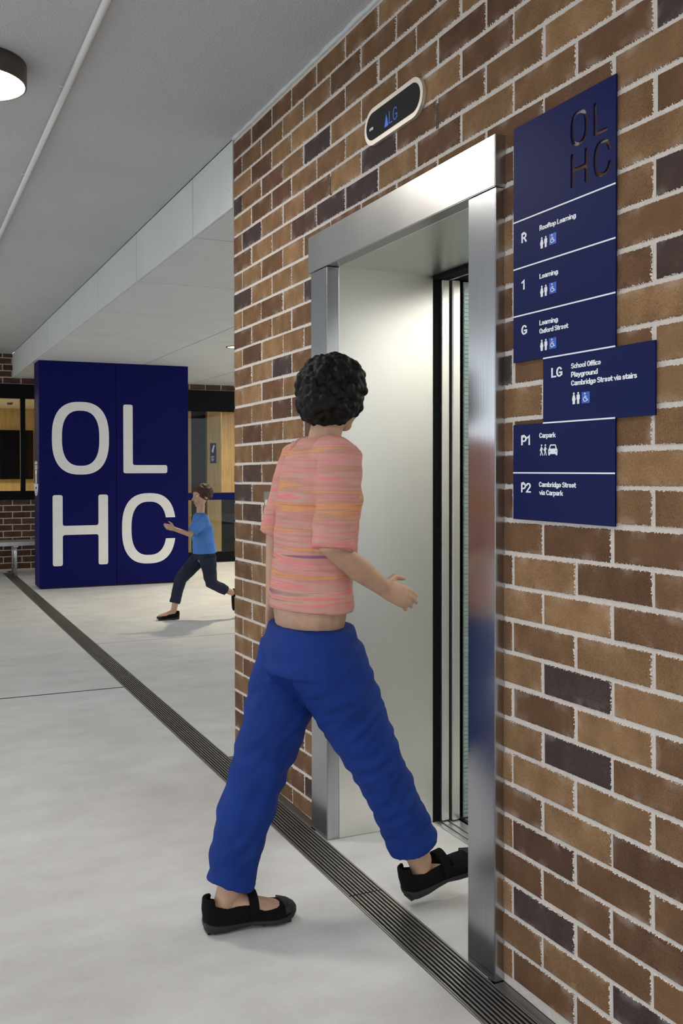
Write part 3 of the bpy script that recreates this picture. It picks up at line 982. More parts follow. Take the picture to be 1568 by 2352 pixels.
for s, yl, yr, zb, ch_ in (('Rooftop Learning', 1.8500, 1.7190, 1.9490, 0.0125), ('R', 1.9210, 1.9000, 1.9340, 0.0250), ('Learning', 1.8500, 1.7820, 1.8300, 0.0125),
        ('1', 1.9210, 1.9080, 1.8150, 0.0250), ('Learning', 1.8500, 1.7820, 1.7150, 0.0125), ('Oxford Street', 1.8500, 1.7440, 1.6945, 0.0125), ('G', 1.9210, 1.8980, 1.7005, 0.0245),
        ('LG', 1.8050, 1.7650, 1.5815, 0.0240), ('School Office', 1.7340, 1.6350, 1.5965, 0.0125), ('Playground', 1.7340, 1.6450, 1.5760, 0.0125),
        ('Cambridge Street via stairs', 1.7340, 1.5250, 1.5560, 0.0125), ('P1', 1.9210, 1.8860, 1.4200, 0.0250), ('Carpark', 1.8500, 1.7890, 1.4365, 0.0125),
        ('P2', 1.9210, 1.8820, 1.3000, 0.0250), ('Cambridge Street', 1.8510, 1.7160, 1.3155, 0.0125), ('via Carpark', 1.8500, 1.7620, 1.2955, 0.0125)):
    link('lettering', on_wall(text_fit(s, yl - yr, ch_, 0.0006, bold=0.085 if ch_ < 0.02 else 0.078), yl, zb, TX), 'print_white', sign)

def stroke(loops_, pts, r):
    """thick polyline as separate small loops (each segment + round joints)"""
    for a, b in zip(pts[:-1], pts[1:]):
        a = Vector(a); b = Vector(b)
        d = (b - a).normalized(); n_ = Vector((-d.y, d.x)) * r
        seg = []
        t0 = math.atan2(n_.y, n_.x)
        for i in range(7):
            t = t0 + math.pi * i / 6
            seg.append((a.x + r * math.cos(t), a.y + r * math.sin(t)))
        for i in range(7):
            t = t0 + math.pi + math.pi * i / 6
            seg.append((b.x + r * math.cos(t), b.y + r * math.sin(t)))
        loops_.append([seg])
def circ(x, y, r, n=16):
    return [(x + r * math.cos(2 * math.pi * i / n), y + r * math.sin(2 * math.pi * i / n)) for i in range(n)]
def icon(name, shapes, y, z, x, mat, scale=1.0):
    mb = MB()
    for si, lp in enumerate(shapes):
        me = shape_mesh(lp, 0.0006 + 0.00003 * si)
        mb.add([tuple(v.co) for v in me.vertices], [tuple(p.vertices) for p in me.polygons])
        bpy.data.meshes.remove(me)
    me = mb.mesh(name)
    for v in me.vertices:
        v.co.x *= scale; v.co.y *= scale
    return link(name, on_wall(me, y, z, x), mat, sign)
WOMAN = [[circ(0.0, 0.0252, 0.0027)], [rpoly([(-0.0028, 0.022), (0.0028, 0.022), (0.0062, 0.0105), (0.0042, 0.0085), (0.0038, 0.0), (0.0004, 0.0), (0.0, 0.004), (-0.0004, 0.0), (-0.0038, 0.0), (-0.0042, 0.0085), (-0.0062, 0.0105)], 0.001)]]
MAN = [[circ(0.0, 0.0252, 0.0027)], [rpoly([(-0.0048, 0.022), (0.0048, 0.022), (0.0056, 0.0110), (0.0036, 0.0105), (0.0034, 0.0), (0.0004, 0.0), (0.0, 0.005), (-0.0004, 0.0), (-0.0034, 0.0), (-0.0036, 0.0105), (-0.0056, 0.0110)], 0.001)]]
WHEEL = []
stroke(WHEEL, [(-0.0018, 0.0085 + 0.0068), (-0.0016, 0.0095), (0.0035, 0.0095), (0.0058, 0.0042), (0.0080, 0.0052)], 0.0009)
stroke(WHEEL, [(-0.0018, 0.0135), (0.0030, 0.0135)], 0.0008)
stroke(WHEEL, [(-0.0012 + 0.0058 * math.cos(t), 0.0075 + 0.0055 * math.sin(t)) for t in (math.radians(q) for q in range(130, 345, 18))], 0.0008)
WHEEL.append([circ(-0.0018, 0.0200, 0.0020)])
def trio(yw, ym, ysq, zb, zsq):
    icon('woman_symbol', WOMAN, yw, zb, TX, 'print_white')
    icon('man_symbol', MAN, ym, zb, TX, 'print_white')
    icon('access_tile', [[[(-0.0130, 0), (0.0130, 0), (0.0130, 0.0265), (-0.0130, 0.0265)]]], ysq, zsq, TX, 'print_blue')
    icon('wheelchair_symbol', WHEEL, ysq, zsq + 0.0022, TX - 0.0007, 'print_white')
trio(1.8415, 1.8265, 1.8005, 1.9035, 1.905)
trio(1.8410, 1.8260, 1.8000, 1.7842, 1.786)
trio(1.8410, 1.8255, 1.8000, 1.6512, 1.652)
trio(1.7245, 1.7095, 1.6840, 1.5120, 1.512)
PED = []
stroke(PED, [(0.0, 0.0195), (0.0, 0.0105)], 0.0024)
stroke(PED, [(-0.0005, 0.0105), (-0.0022, 0.0052), (-0.0042, 0.0008)], 0.0011)
stroke(PED, [(0.0005, 0.0105), (0.0028, 0.0058), (0.0036, 0.0008)], 0.0011)
stroke(PED, [(-0.0008, 0.0195), (-0.0040, 0.0150), (-0.0048, 0.0118)], 0.0009)
stroke(PED, [(0.0008, 0.0195), (0.0042, 0.0155), (0.0062, 0.0158)], 0.0009)
PED.append([circ(0.0006, 0.0252, 0.0024)])
icon('walker_symbol', PED, 1.8415, 1.393, TX, 'print_white')
icon('walker_symbol', PED, 1.8270, 1.393, TX, 'print_white')
CAR = [[rpoly([(-0.0165, 0.0030), (0.0165, 0.0030), (0.0170, 0.0140), (0.0140, 0.0165), (0.0100, 0.0265), (-0.0100, 0.0265), (-0.0140, 0.0165), (-0.0170, 0.0140)], 0.002),
        rpoly([(-0.0105, 0.0165), (0.0105, 0.0165), (0.0080, 0.0235), (-0.0080, 0.0235)], 0.001), circ(-0.0118, 0.0100, 0.0017, 10), circ(0.0118, 0.0100, 0.0017, 10)],
       [rpoly([(-0.0160, 0), (-0.0110, 0), (-0.0110, 0.0034), (-0.0160, 0.0034)], 0.0006)], [rpoly([(0.0110, 0), (0.0160, 0), (0.0160, 0.0034), (0.0110, 0.0034)], 0.0006)]]
icon('car_symbol', CAR, 1.7990, 1.393, TX, 'print_white')

# ------------------------------------------------------------------ blue column
CF = 10.65
colm = thing('sign_column', (2.4, 10.83, 0), 'deep blue clad column with giant white initials', 'column')
MB().box(1.535, 3.26, CF + 0.02, 11.00, 0.0, 2.596).build('core', 'joint_black', colm)
MB().cbox(1.522, 2.3985, CF, CF + 0.02, 0.018, 2.597, 0.0015).build('front_panel', 'navy_column', colm)
MB().cbox(2.4045, 3.275, CF, CF + 0.02, 0.018, 2.597, 0.0015).build('front_panel', 'navy_column', colm)
MB().cbox(1.520, 1.534, CF + 0.021, 11.012, 0.018, 2.597, 0.0015).build('side_panel', 'navy_column', colm)
MB().cbox(3.262, 3.275, CF + 0.021, 11.012, 0.018, 2.597, 0.0015).build('side_panel', 'navy_column', colm)
MB().cbox(1.520, 3.275, 11.001, 11.014, 0.018, 2.597, 0.0015).build('back_panel', 'navy_column', colm)
for ch, x, z, w_, h_ in (('O', 1.663, 1.303, 0.652, 0.836), ('L', 2.484, 1.316, 0.530, 0.806), ('H', 1.668, 0.258, 0.633, 0.812), ('C', 2.465, 0.246, 0.650, 0.834)):
    link('letter', on_front(shape_mesh(letter_loops(ch, w_, h_, 0.112, 0.028), 0.003), x, z, CF - 0.0002), 'letter_white', colm)
# emblem on the narrow side: crown, torch and rippling crescents
emb = MB()
def emb_add(loops_):
    me = shape_mesh(loops_, 0.002)
    emb.add([(1.5198 - v.co.z, 10.885 - v.co.x, 1.062 + v.co.y) for v in me.vertices], [tuple(p.vertices) for p in me.polygons])
    bpy.data.meshes.remove(me)
for k, (a, b) in enumerate(((0.155, 0.135), (0.125, 0.105), (0.095, 0.075))):
    o_ = [(a * math.cos(t), 0.135 + a * 0.9 * math.sin(t)) for t in (math.pi + math.pi * i / 20 for i in range(21))]
    i_ = [(b * math.cos(t), 0.135 + b * 0.9 * math.sin(t)) for t in (math.pi + math.pi * i / 20 for i in range(21))]
    emb_add([o_ + i_[::-1]])
emb_add([rpoly([(-0.055, 0.10), (0.055, 0.10), (0.065, 0.265), (0.085, 0.29), (-0.085, 0.29), (-0.065, 0.265)], 0.01), rpoly([(-0.022, 0.13), (0.022, 0.13), (0.022, 0.25), (-0.022, 0.25)], 0.005)])
for dx in (-0.075, 0.0, 0.075):
    emb_add([circ(dx, 0.325, 0.030), circ(dx, 0.325, 0.018)])
for q in (-0.085, -0.045, 0.0, 0.045, 0.085):
    emb_add([[(q - 0.022, 0.362), (q + 0.022, 0.362), (q, 0.40)]])
emb.build('emblem', 'print_white', colm)

# ------------------------------------------------------------------ back wall, window, entrance
wb = MB()
wb.box(-3.5, 3.60, BACK + 0.0035, BACK + 0.11, 0.0, 0.955)
wb.box(-3.5, 7.5, BACK + 0.0035, BACK + 0.11, 2.512, CEIL)
wb.box(2.55, 3.60, BACK + 0.0035, BACK + 0.11, 0.955, 2.512)
wb.box(6.6, 7.5, BACK + 0.0035, BACK + 0.11, 0.0, 2.512)
wall_back = wb.build('wall_back', 'mortar_back')
tag(wall_back, 'dark brown brick wall behind the bench', kind='structure')
bmX = {}
def back_brick(x0, x1, z0, z1):
    key = (round(x1 - x0, 3), round(z1 - z0, 3))
    if key not in bmX:
        V, Fc = brick_mesh(x1 - x0, z1 - z0, 0.03)
        me = bpy.data.meshes.new('brick')
        me.from_pydata([(-v[1], v[0], v[2]) for v in V], [], Fc); me.update()
        me.materials.append(MATS['brick_dark'])
        bmX[key] = me
    link('brick', bmX[key], None, wall_back, ((x0 + x1) / 2, BACK + random.uniform(-0.001, 0.001), (z0 + z1) / 2))
for k in range(0, 34):
    z0 = 0.0255 + 0.086 * k; z1 = z0 + 0.076
    if z0 < 0.955 < z1:
        z1 = 0.953
    below = z1 < 0.96
    if not below and z0 < 2.50:
        continue
    if z1 > CEIL: z1 = CEIL - 0.003
    for i in range(-4, 5):
        x0 = 1.475 + 0.24 * i + (0.12 if k % 2 else 0.0)
        back_brick(x0 + 0.005, x0 + 0.235, z0, z1)
    if 2.50 < z0 < 2.60:
        for i in range(6):
            x0 = 3.72 + 0.24 * i
            back_brick(x0 + 0.005, x0 + 0.235, z0, z1)

win = thing('window_1', (1.6, BACK, 0.955), 'black framed window above the bench', kind='structure')
def wpart(name, mat, *b):
    return MB().cbox(*b, 0.002).build(name, mat, win)
wpart('window_head', 'black_metal', -3.4, 2.55, BACK - 0.03, BACK + 0.08, 2.319, 2.512)
wpart('window_sill', 'black_metal', -3.4, 2.55, BACK - 0.04, BACK + 0.08, 0.955, 1.072)
for x in (-3.4, -0.1, 1.584, 2.488):
    wpart('mullion', 'black_metal', x, x + 0.062, BACK - 0.02, BACK + 0.08, 1.072, 2.319)
for x0, x1 in ((-3.338, -0.1), (-0.038, 1.584), (1.646, 2.488)):
    wpart('pane', 'glass', x0, x1, BACK + 0.030, BACK + 0.038, 1.072, 2.319)

door = thing('door_1', (5.1, BACK, 0), 'black framed glazed entrance right of the blue column', kind='structure')
def dpart(name, mat, *b):
    return MB().cbox(*b, 0.002).build(name, mat, door)
dpart('door_head', 'black_metal', 3.60, 6.6, BACK - 0.03, BACK + 0.08, 2.208, 2.512)
dpart('kick_plate', 'black_metal', 3.60, 6.6, BACK - 0.03, BACK + 0.08, 0.002, 0.150)
dpart('push_rail', 'navy_column', 3.60, 6.6, BACK - 0.035, BACK + 0.08, 0.915, 1.017)
for x in (3.60, 5.05, 6.53):
    dpart('stile', 'black_metal', x, x + 0.07, BACK - 0.02, BACK + 0.075, 0.15, 2.208)
for x0, x1 in ((3.67, 5.05), (5.12, 6.53)):
    dpart('pane', 'glass', x0, x1, BACK + 0.030, BACK + 0.038, 1.017, 2.208)
    dpart('pane', 'glass', x0, x1, BACK + 0.030, BACK + 0.038, 0.150, 0.915)

# rooms behind the glass
MB().box(-3.4, 8, 16.2, 16.3, 0, 3.0).build('wall_room_far', 'plywood')['kind'] = 'structure'
MB().box(2.95, 3.05, BACK + 0.12, 16.2, 0, 3.0).build('wall_room_divider', 'plywood')['kind'] = 'structure'
MB().box(3.05, 7.5, BACK + 0.12, 16.2, 2.56, 2.60).build('ceiling_lobby', 'room_ceiling')['kind'] = 'structure'
MB().box(-3.4, 2.95, BACK + 0.12, 16.2, 2.40, 2.44).build('ceiling_room', 'room_ceiling')['kind'] = 'structure'
MB().box(-3.5, -3.4, BACK + 0.12, 16.3, 0, 3.0).build('wall_room_left', 'plywood')['kind'] = 'structure'
MB().box(7.5, 7.6, BACK - 0.1, 16.3, 0, 3.0).build('wall_room_right', 'plywood')['kind'] = 'structure'
tv = thing('wall_screen', (1.2, 16.1, 1.0), 'large black wall screen inside the room behind the window', 'screen')
MB().cbox(0.65, 2.20, 16.10, 16.16, 1.20, 2.03, 0.006).build('casing', 'black_metal', tv)
MB().cbox(0.67, 2.18, 16.096, 16.10, 1.22, 2.01, 0.001).build('glass_face', 'display_black', tv)
sd = thing('smoke_detector', (1.65, 14.6, 2.40), 'small round smoke detector on the room ceiling behind the window', 'detector')
MB().disc((1.65, 14.6, 2.385), 0.065, 0.015, 24).build('base', 'pvc_white', sd)
MB().disc((1.65, 14.6, 2.355), 0.035, 0.03, 24, 0.05).build('sensor', 'bronze', sd)
def room_fill(x, y, z, lb, w_=ROOM_W):  # added warm lamp outside the view, brightens the interior behind the glass
    t = thing('added_room_lamp', (x, y, z), lb, 'lamp', 'added room lamps')
    MB().cbox(-0.30, 0.30, -0.30, 0.30, -0.02, 0.0, 0.002).build('housing', 'pvc_white', t, False, (0, 0, 0))
    ld = bpy.data.lights.new('room_glow', 'AREA'); ld.size = 0.55; ld.energy = w_; ld.color = (1.0, 0.84, 0.55)
    lo = bpy.data.objects.new('room_glow', ld); COL.objects.link(lo); lo.parent = t; lo.location = (0, 0, -0.03)
room_fill(0.2, 14.4, 2.40, 'unseen flat lamp added to light the room with the wall screen')
room_fill(5.6, 14.2, 2.56, 'unseen flat lamp added to light the lobby behind the glass doors')

# timber lining seen through the entrance
lob = thing('timber_pillar', (4.75, 14.05, 0), 'plywood clad pillar with a small blue sign behind the glass doors', 'pillar')
MB().cbox(4.62, 4.86, 14.0, 14.5, 0.001, 2.556, 0.003).build('cladding', 'plywood', lob)
ds = thing('door_panel', (4.36, 14.1, 0), 'dark glass door leaf beside the plywood pillar', 'door')
MB().cbox(4.36, 4.61, 14.05, 14.09, 0.001, 2.40, 0.003).build('leaf', 'black_metal', ds)
MB().cbox(4.36, 4.61, 14.04, 14.10, 2.40, 2.5, 0.003).build('transom', 'black_metal', ds)
pl_ = thing('timber_jamb', (4.3, 14.1, 0), 'narrow plywood door jamb left of the dark door leaf', 'jamb')
MB().cbox(4.22, 4.355, 14.0, 14.15, 0.001, 2.556, 0.002).build('board', 'plywood', pl_)
bp_ = thing('black_counter', (5.3, 14.6, 0), 'low black counter in the lobby behind the glass doors', 'counter')
MB().cbox(4.95, 6.2, 14.3, 14.9, 0.001, 0.86, 0.004).build('front', 'black_metal', bp_)
MB().cbox(4.92, 6.23, 14.27, 14.93, 0.86, 0.90, 0.004).build('top', 'black_metal', bp_)
rs = thing('restroom_sign', (4.72, 13.99, 1.4), 'small navy room sign with white symbol on the plywood pillar', 'sign')
MB().cbox(4.672, 4.772, 13.992, 13.999, 1.46, 1.78, 0.001).build('plate', 'navy_sign', rs)
sg = MB()
for lp in ([rpoly([(0.02, 0.19), (0.045, 0.16), (0.06, 0.24), (0.075, 0.29), (0.05, 0.29), (0.035, 0.24)], 0.006)],):
    me = shape_mesh(lp, 0.001)
    sg.add([(4.672 + v.co.x, 13.9915 - v.co.z, 1.46 + v.co.y) for v in me.vertices], [tuple(p.vertices) for p in me.polygons])
sg.build('symbol', 'print_white', rs)
for i in range(4):
    MB().box(4.682, 4.735 - 0.008 * (i % 2), 13.9905, 13.9918, 1.565 - i * 0.022, 1.573 - i * 0.022).build('caption_line', 'print_white', rs)

# ------------------------------------------------------------------ bench under the window
bench = thing('bench', (1.0, 12.3, 0), 'long pale metal slatted bench under the window', 'bench')
for i in range(3):
    MB().cbox(-0.6, 3.2, 12.08 + i * 0.145, 12.08 + i * 0.145 + 0.135, 0.390, 0.440, 0.006, 2).build('seat_slat', 'aluminium', bench)
for x in (-0.35, 1.435, 2.95):
    pts = [(x, 12.13, 0.002), (x, 12.13, 0.30)]
    for q in range(1, 6):
        t = math.radians(18 * q)
        pts.append((x, 12.13 + 0.07 * (1 - math.cos(t)), 0.30 + 0.07 * math.sin(t)))
    for q in range(1, 6):
        t = math.radians(18 * q)
        pts.append((x, 12.38 + 0.07 * math.sin(t), 0.30 + 0.07 * math.cos(t)))
    pts += [(x, 12.45, 0.002)]
    MB().tube(pts, 0.019, 12).build('leg_frame', 'aluminium', bench, True)
    MB().cbox(x - 0.03, x + 0.03, 12.10, 12.48, 0.371, 0.389, 0.002).build('bracket', 'aluminium', bench)

# ------------------------------------------------------------------ people
def fold(seed, amp, sx, sz):
    def f(c):
        return amp * (noise.noise((c.x * sx + seed, c.y * sx, c.z * sz)) + 0.5 * noise.noise((c.x * sx * 2.3, c.y * sx * 2.3 + seed, c.z * sz * 2.1)))
    return f

def hand(mb, wrist, fwd, palm_n, thumb, s=1.0, curl=0.5):
    """five-fingered hand: palm slab plus bent fingers of unequal length; palm_n = direction the palm faces"""
    w = Vector(wrist); f = Vector(fwd).normalized(); n_ = Vector(palm_n); n_ = (n_ - f * n_.dot(f)).normalized()
    t = Vector(thumb); t = (t - f * t.dot(f) - n_ * t.dot(n_)).normalized()
    mb.limb([w - f * 0.02 * s, w + f * 0.03 * s, w + f * 0.085 * s], [(0.026 * s, 0.019 * s), (0.036 * s, 0.016 * s), (0.040 * s, 0.013 * s)], 14, ref=t)
    for k, (off, L) in enumerate(((0.028, 0.070), (0.010, 0.080), (-0.009, 0.074), (-0.027, 0.058))):
        p = w + f * (0.088 - 0.006 * abs(k - 1)) * s + t * off * s
        a = math.radians(22 + 8 * k) * curl * 1.4
        pts = [p - f * 0.01 * s, p]
        d = f.copy()
        for j, q in enumerate((0.45, 0.32, 0.23)):
            d = (d * math.cos(a) + n_ * math.sin(a)).normalized()
            m_ = pts[-1] + d * (L * q * s)
            pts.append(m_)
            # rotate bending plane basis
            a = a * 1.05 if j == 0 else a
        mb.limb(pts, [0.0085 * s, 0.0088 * s, 0.0080 * s, 0.0074 * s, 0.0062 * s], 10, ref=t)
    b0 = w + f * 0.022 * s + t * 0.028 * s
    d1 = (f * 0.65 + t * 0.75 + n_ * 0.25).normalized()
    d2 = (f * 0.9 + t * 0.30 + n_ * 0.35).normalized()
    mb.limb([b0 - d1 * 0.012 * s, b0 + d1 * 0.032 * s, b0 + d1 * 0.032 * s + d2 * 0.030 * s, b0 + d1 * 0.032 * s + d2 * 0.052 * s],
            [0.014 * s, 0.0115 * s, 0.0095 * s, 0.0075 * s], 10, ref=n_)

def head_parts(mb, c, look, s=1.0):
    """skull, jaw, nose, lips, brow and ears; look = facing direction (unit, horizontal-ish)"""
    f = Vector(look).normalized(); up = Vector((0, 0, 1)); up = (up - f * up.dot(f)).normalized(); l = up.cross(f)
    R_ = Matrix((f, l, up)).transposed()
    c = Vector(c)
    def P(a, b, d): return c + f * a * s + l * b * s + up * d * s
    mb.ellip(P(-0.012, 0, 0.030), (0.096 * s, 0.076 * s, 0.090 * s), R_, 20, 14)
    mb.ellip(P(0.022, 0, -0.030), (0.066 * s, 0.058 * s, 0.078 * s), R_, 18, 12)
    mb.ellip(P(0.052, 0, -0.090), (0.026 * s, 0.026 * s, 0.020 * s), R_, 12, 8)
    mb.limb([P(0.082, 0, 0.012), P(0.098, 0, -0.014), P(0.106, 0, -0.030)], [0.008 * s, 0.011 * s, 0.014 * s], 10, ref=l)
    for q in (-1, 1):
        mb.ellip(P(0.092, 0.012 * q, -0.033), (0.010 * s, 0.008 * s, 0.008 * s), R_, 10, 6)
        mb.limb([P(0.082, 0.014 * q, 0.030), P(0.078, 0.036 * q, 0.032), P(0.064, 0.052 * q, 0.024)], [0.008 * s, 0.008 * s, 0.006 * s], 8, ref=up)
        mb.ellip(P(0.055, 0.040 * q, -0.025), (0.026 * s, 0.020 * s, 0.024 * s), R_, 10, 8)
        mb.ellip(P(-0.012, 0.078 * q, -0.004), (0.020 * s, 0.009 * s, 0.031 * s), R_, 12, 8)
    mb.ellip(P(0.082, 0, -0.057), (0.012 * s, 0.022 * s, 0.006 * s), R_, 12, 6)
    mb.ellip(P(0.080, 0, -0.067), (0.012 * s, 0.019 * s, 0.007 * s), R_, 12, 6)
    return P, R_, f, l, up

def face_bits(parent, P, R_, s=1.0):
    for q in (-1, 1):
        e = MB().ellip(P(0.072, 0.031 * q, 0.008), (0.012 * s, 0.013 * s, 0.0095 * s), R_, 14, 10).build('eye', 'eye_white', parent, True)
        MB().ellip(P(0.0825, 0.031 * q, 0.008), (0.0028 * s, 0.0058 * s, 0.0058 * s), R_, 12, 8).build('iris', 'eye_dark', e, True)
    MB().ellip(P(0.0875, 0, -0.062), (0.0085 * s, 0.020 * s, 0.0085 * s), R_, 14, 8).build('lips', 'lip', parent, True)

def shoe(parent, heel, toe_dir, tilt, side, s=1.0, strap=True):
    """mary-jane: heel = ground point under the heel back; toe_dir horizontal; tilt lifts the toe"""
    h = Vector(heel); d0 = Vector(toe_dir).normalized()
    up0 = Vector((0, 0, 1))
    d = d0 * math.cos(tilt) + up0 * math.sin(tilt)
    u = up0 * math.cos(tilt) - d0 * math.sin(tilt)
    l = u.cross(d)
    def P(a, b, c): return tuple(h + d * a * s + l * b * s + u * c * s)
    L = 0.262
    # half widths and sole profile along the length (fraction, half width, sole bottom, sole top, upper top)
    prof = [(0.000, 0.018, 0.012, 0.036, 0.085), (0.030, 0.028, 0.002, 0.034, 0.088), (0.10, 0.033, 0.0, 0.030, 0.074), (0.22, 0.034, 0.0, 0.027, 0.064), (0.36, 0.033, 0.005, 0.025, 0.066),
            (0.48, 0.034, 0.008, 0.025, 0.067), (0.60, 0.041, 0.003, 0.024, 0.058), (0.72, 0.046, 0.0, 0.023, 0.053), (0.84, 0.044, 0.002, 0.024, 0.049), (0.93, 0.034, 0.009, 0.029, 0.044), (0.985, 0.018, 0.018, 0.034, 0.037)]
    def sect(fr, hw, zb, zt, grow=0.0, n=20, sq=3.2):
        out = []
        cz = (zb + zt) / 2; hz = (zt - zb) / 2
        for j in range(n):
            t = 2 * math.pi * j / n
            c, sn = math.cos(t), math.sin(t)
            out.append(P(fr * L, (hw + grow) * math.copysign(abs(c) ** (2 / sq), c), cz + hz * math.copysign(abs(sn) ** (2 / sq), sn)))
        return out
    me = remeshed(MB().loft([sect(fr, hw, zb, zt, 0.004) for fr, hw, zb, zt, zu in prof]), 'sole', 0.0035 * s, 2)
    root = link('shoe', remeshed_upper(P, prof, L, s), 'shoe_cloth', parent)
    link('sole', me, 'rubber_black', root)
    tread = MB()
    for fr in (0.04, 0.10, 0.16, 0.22, 0.62, 0.69, 0.76, 0.83, 0.89):
        hw = [p for p in prof if p[0] <= fr][-1][1] * 0.72
        tread.add([P(fr * L - 0.005, -hw, 0.0), P(fr * L + 0.005, -hw, 0.0), P(fr * L + 0.005, hw, 0.0), P(fr * L - 0.005, hw, 0.0),
                   P(fr * L - 0.006, -hw, 0.010), P(fr * L + 0.006, -hw, 0.010), P(fr * L + 0.006, hw, 0.010), P(fr * L - 0.006, hw, 0.010)],
                  [(3, 2, 1, 0), (4, 5, 6, 7), (0, 1, 5, 4), (1, 2, 6, 5), (2, 3, 7, 6), (3, 0, 4, 7)])
    tread.build('tread', 'rubber_black', root)
    # toe bumper
    MB().loft([sect(fr, hw * 0.98, 0.020, zu + 0.0015, 0.0015) for fr, hw, zb, zt, zu in prof[8:]]).build('toe_cap', 'rubber_black', root, True)
    if strap:
        rings = []
        for i in range(15):
            t = math.pi * (i / 14)
            c, sn = math.cos(t), math.sin(t)
            wv_ = 0.013
            y = 0.0385 * c; z = 0.030 + 0.060 * max(0.0, sn) ** 0.75
            rings.append([P(0.50 * L - wv_, y, z), P(0.50 * L + wv_, y, z), P(0.50 * L + wv_, y * 1.09, z + 0.003 * sn), P(0.50 * L - wv_, y * 1.09, z + 0.003 * sn)])
        MB().loft(rings).build('strap', 'shoe_cloth', root)
    return root

def remeshed_upper(P, prof, L, s):
    """upper with an open throat: side walls, heel counter and vamp over the toes"""
    mb = MB()
    n = 14
    # vamp (closed front part)
    def sect(fr, hw, zb, zt, sq=2.6, m=20):
        out = []
        cz = zb; hz = zt - zb
        for j in range(m):
            t = 2 * math.pi * j / m
            c, sn = math.cos(t), math.sin(t)
            out.append(P(fr * L, hw * math.copysign(abs(c) ** (2 / sq), c), cz + (hz if sn > 0 else 0.006) * math.copysign(abs(sn) ** (2 / sq), sn)))
        return out
    mb.loft([sect(fr, hw, zt - 0.006, zu) for fr, hw, zb, zt, zu in prof[6:]])
    # walls from the vamp round the heel
    half = prof[:8]
    for q in (-1, 1):
        rings = []
        for fr, hw, zb, zt, zu in half:
            w = max(hw, 0.010)
            top = zu if fr < 0.6 else zu - 0.012
            rings.append([P(fr * L, q * w, zt - 0.008), P(fr * L, q * w * 1.0, (zt + top) / 2), P(fr * L, q * w * 0.90, top), P(fr * L, q * (w * 0.90 - 0.006), top), P(fr * L, q * (w - 0.008), (zt + top) / 2), P(fr * L, q * (w - 0.008), zt - 0.008)])
        mb.loft(rings)
    # heel counter
    rings = []
    for i in range(9):
        t = math.pi / 2 + math.pi * i / 8
        c, sn = math.cos(t), math.sin(t)
        rings.append([P(0.028 + 0.030 * c, 0.029 * sn, 0.026), P(0.024 + 0.030 * c, 0.030 * sn, 0.06), P(0.022 + 0.026 * c, 0.026 * sn, 0.092), P(0.026 + 0.019 * c, 0.019 * sn, 0.092), P(0.028 + 0.022 * c, 0.022 * sn, 0.06), P(0.028 + 0.022 * c, 0.022 * sn, 0.026)])
    mb.loft(rings)
    return remeshed(mb, 'shoe', 0.0030 * s, 2)

# --- the person walking into the lift (heading +X; the camera sees the right side)
per = thing('person', (1.2, 2.55, 0), 'person in striped pink top and blue trousers striding into the lift', 'person')
body = MB()
hipR, kneeR, ankR = (1.195, 2.475, 0.80), (1.350, 2.465, 0.475), (1.505, 2.455, 0.125)
hipL, kneeL, ankL = (1.155, 2.640, 0.80), (1.025, 2.600, 0.475), (0.910, 2.562, 0.105)
body.limb([hipR, kneeR, (1.42, 2.46, 0.33), ankR], [0.066, 0.050, 0.046, 0.034], ref=(0, 1, 0))
body.limb([hipL, kneeL, (0.965, 2.580, 0.32), ankL], [0.066, 0.050, 0.048, 0.034], ref=(0, 1, 0))
# feet
body.limb([(1.488, 2.455, 0.075), (1.555, 2.455, 0.092), (1.62, 2.455, 0.085), (1.70, 2.455, 0.082)], [(0.027, 0.032), (0.030, 0.030), (0.036, 0.020), (0.030, 0.012)], ref=(0, 1, 0))
body.limb([(0.870, 2.562, 0.054), (0.945, 2.557, 0.070), (1.015, 2.553, 0.052), (1.08, 2.552, 0.038)], [(0.026, 0.030), (0.030, 0.032), (0.038, 0.020), (0.032, 0.012)], ref=(0, 1, 0))
body.limb([(1.505, 2.455, 0.145), (1.500, 2.455, 0.085)], [0.034, 0.030], ref=(0, 1, 0))
body.limb([(0.910, 2.562, 0.125), (0.890, 2.562, 0.065)], [0.034, 0.030], ref=(0, 1, 0))
body.limb([(1.168, 2.558, 0.80), (1.172, 2.558, 0.92), (1.185, 2.558, 1.08), (1.202, 2.558, 1.25), (1.212, 2.558, 1.38)],
          [(0.120, 0.085), (0.146, 0.104), (0.130, 0.092), (0.150, 0.102), (0.115, 0.078)], ref=(0, 1, 0))
body.limb([(1.205, 2.558, 1.38), (1.222, 2.560, 1.45), (1.245, 2.563, 1.53)], [0.060, 0.050, 0.050], ref=(0, 1, 0))
shR, elR, wrR = (1.195, 2.392, 1.395), (1.150, 2.352, 1.135), (1.335, 2.395, 1.010)
shL, elL, wrL = (1.215, 2.725, 1.395), (1.150, 2.760, 1.150), (1.130, 2.745, 0.930)
body.limb([(1.205, 2.48, 1.41), shR, elR, (1.245, 2.372, 1.070), wrR], [0.055, 0.050, 0.040, 0.037, 0.026], ref=(0, 1, 0))
body.limb([(1.210, 2.64, 1.41), shL, elL, wrL], [0.055, 0.050, 0.038, 0.026], ref=(1, 0, 0))
hand(body, wrR, (0.90, 0.02, -0.40), (0, 1, -0.3), (0.2, 0, 1), 0.95, 0.32)
hand(body, wrL, (0.05, -0.05, -1.0), (0.2, -1, 0), (1, 0, 0), 0.95, 0.6)
HC = (1.270, 2.575, 1.590)
Pf, Rf, ff, lf, uf = head_parts(body, HC, (0.88, 0.47, -0.06), 0.98)
bd = link('body', remeshed(body, 'body', 0.0045, 3), 'skin', per)
face_bits(bd, Pf, Rf, 0.98)

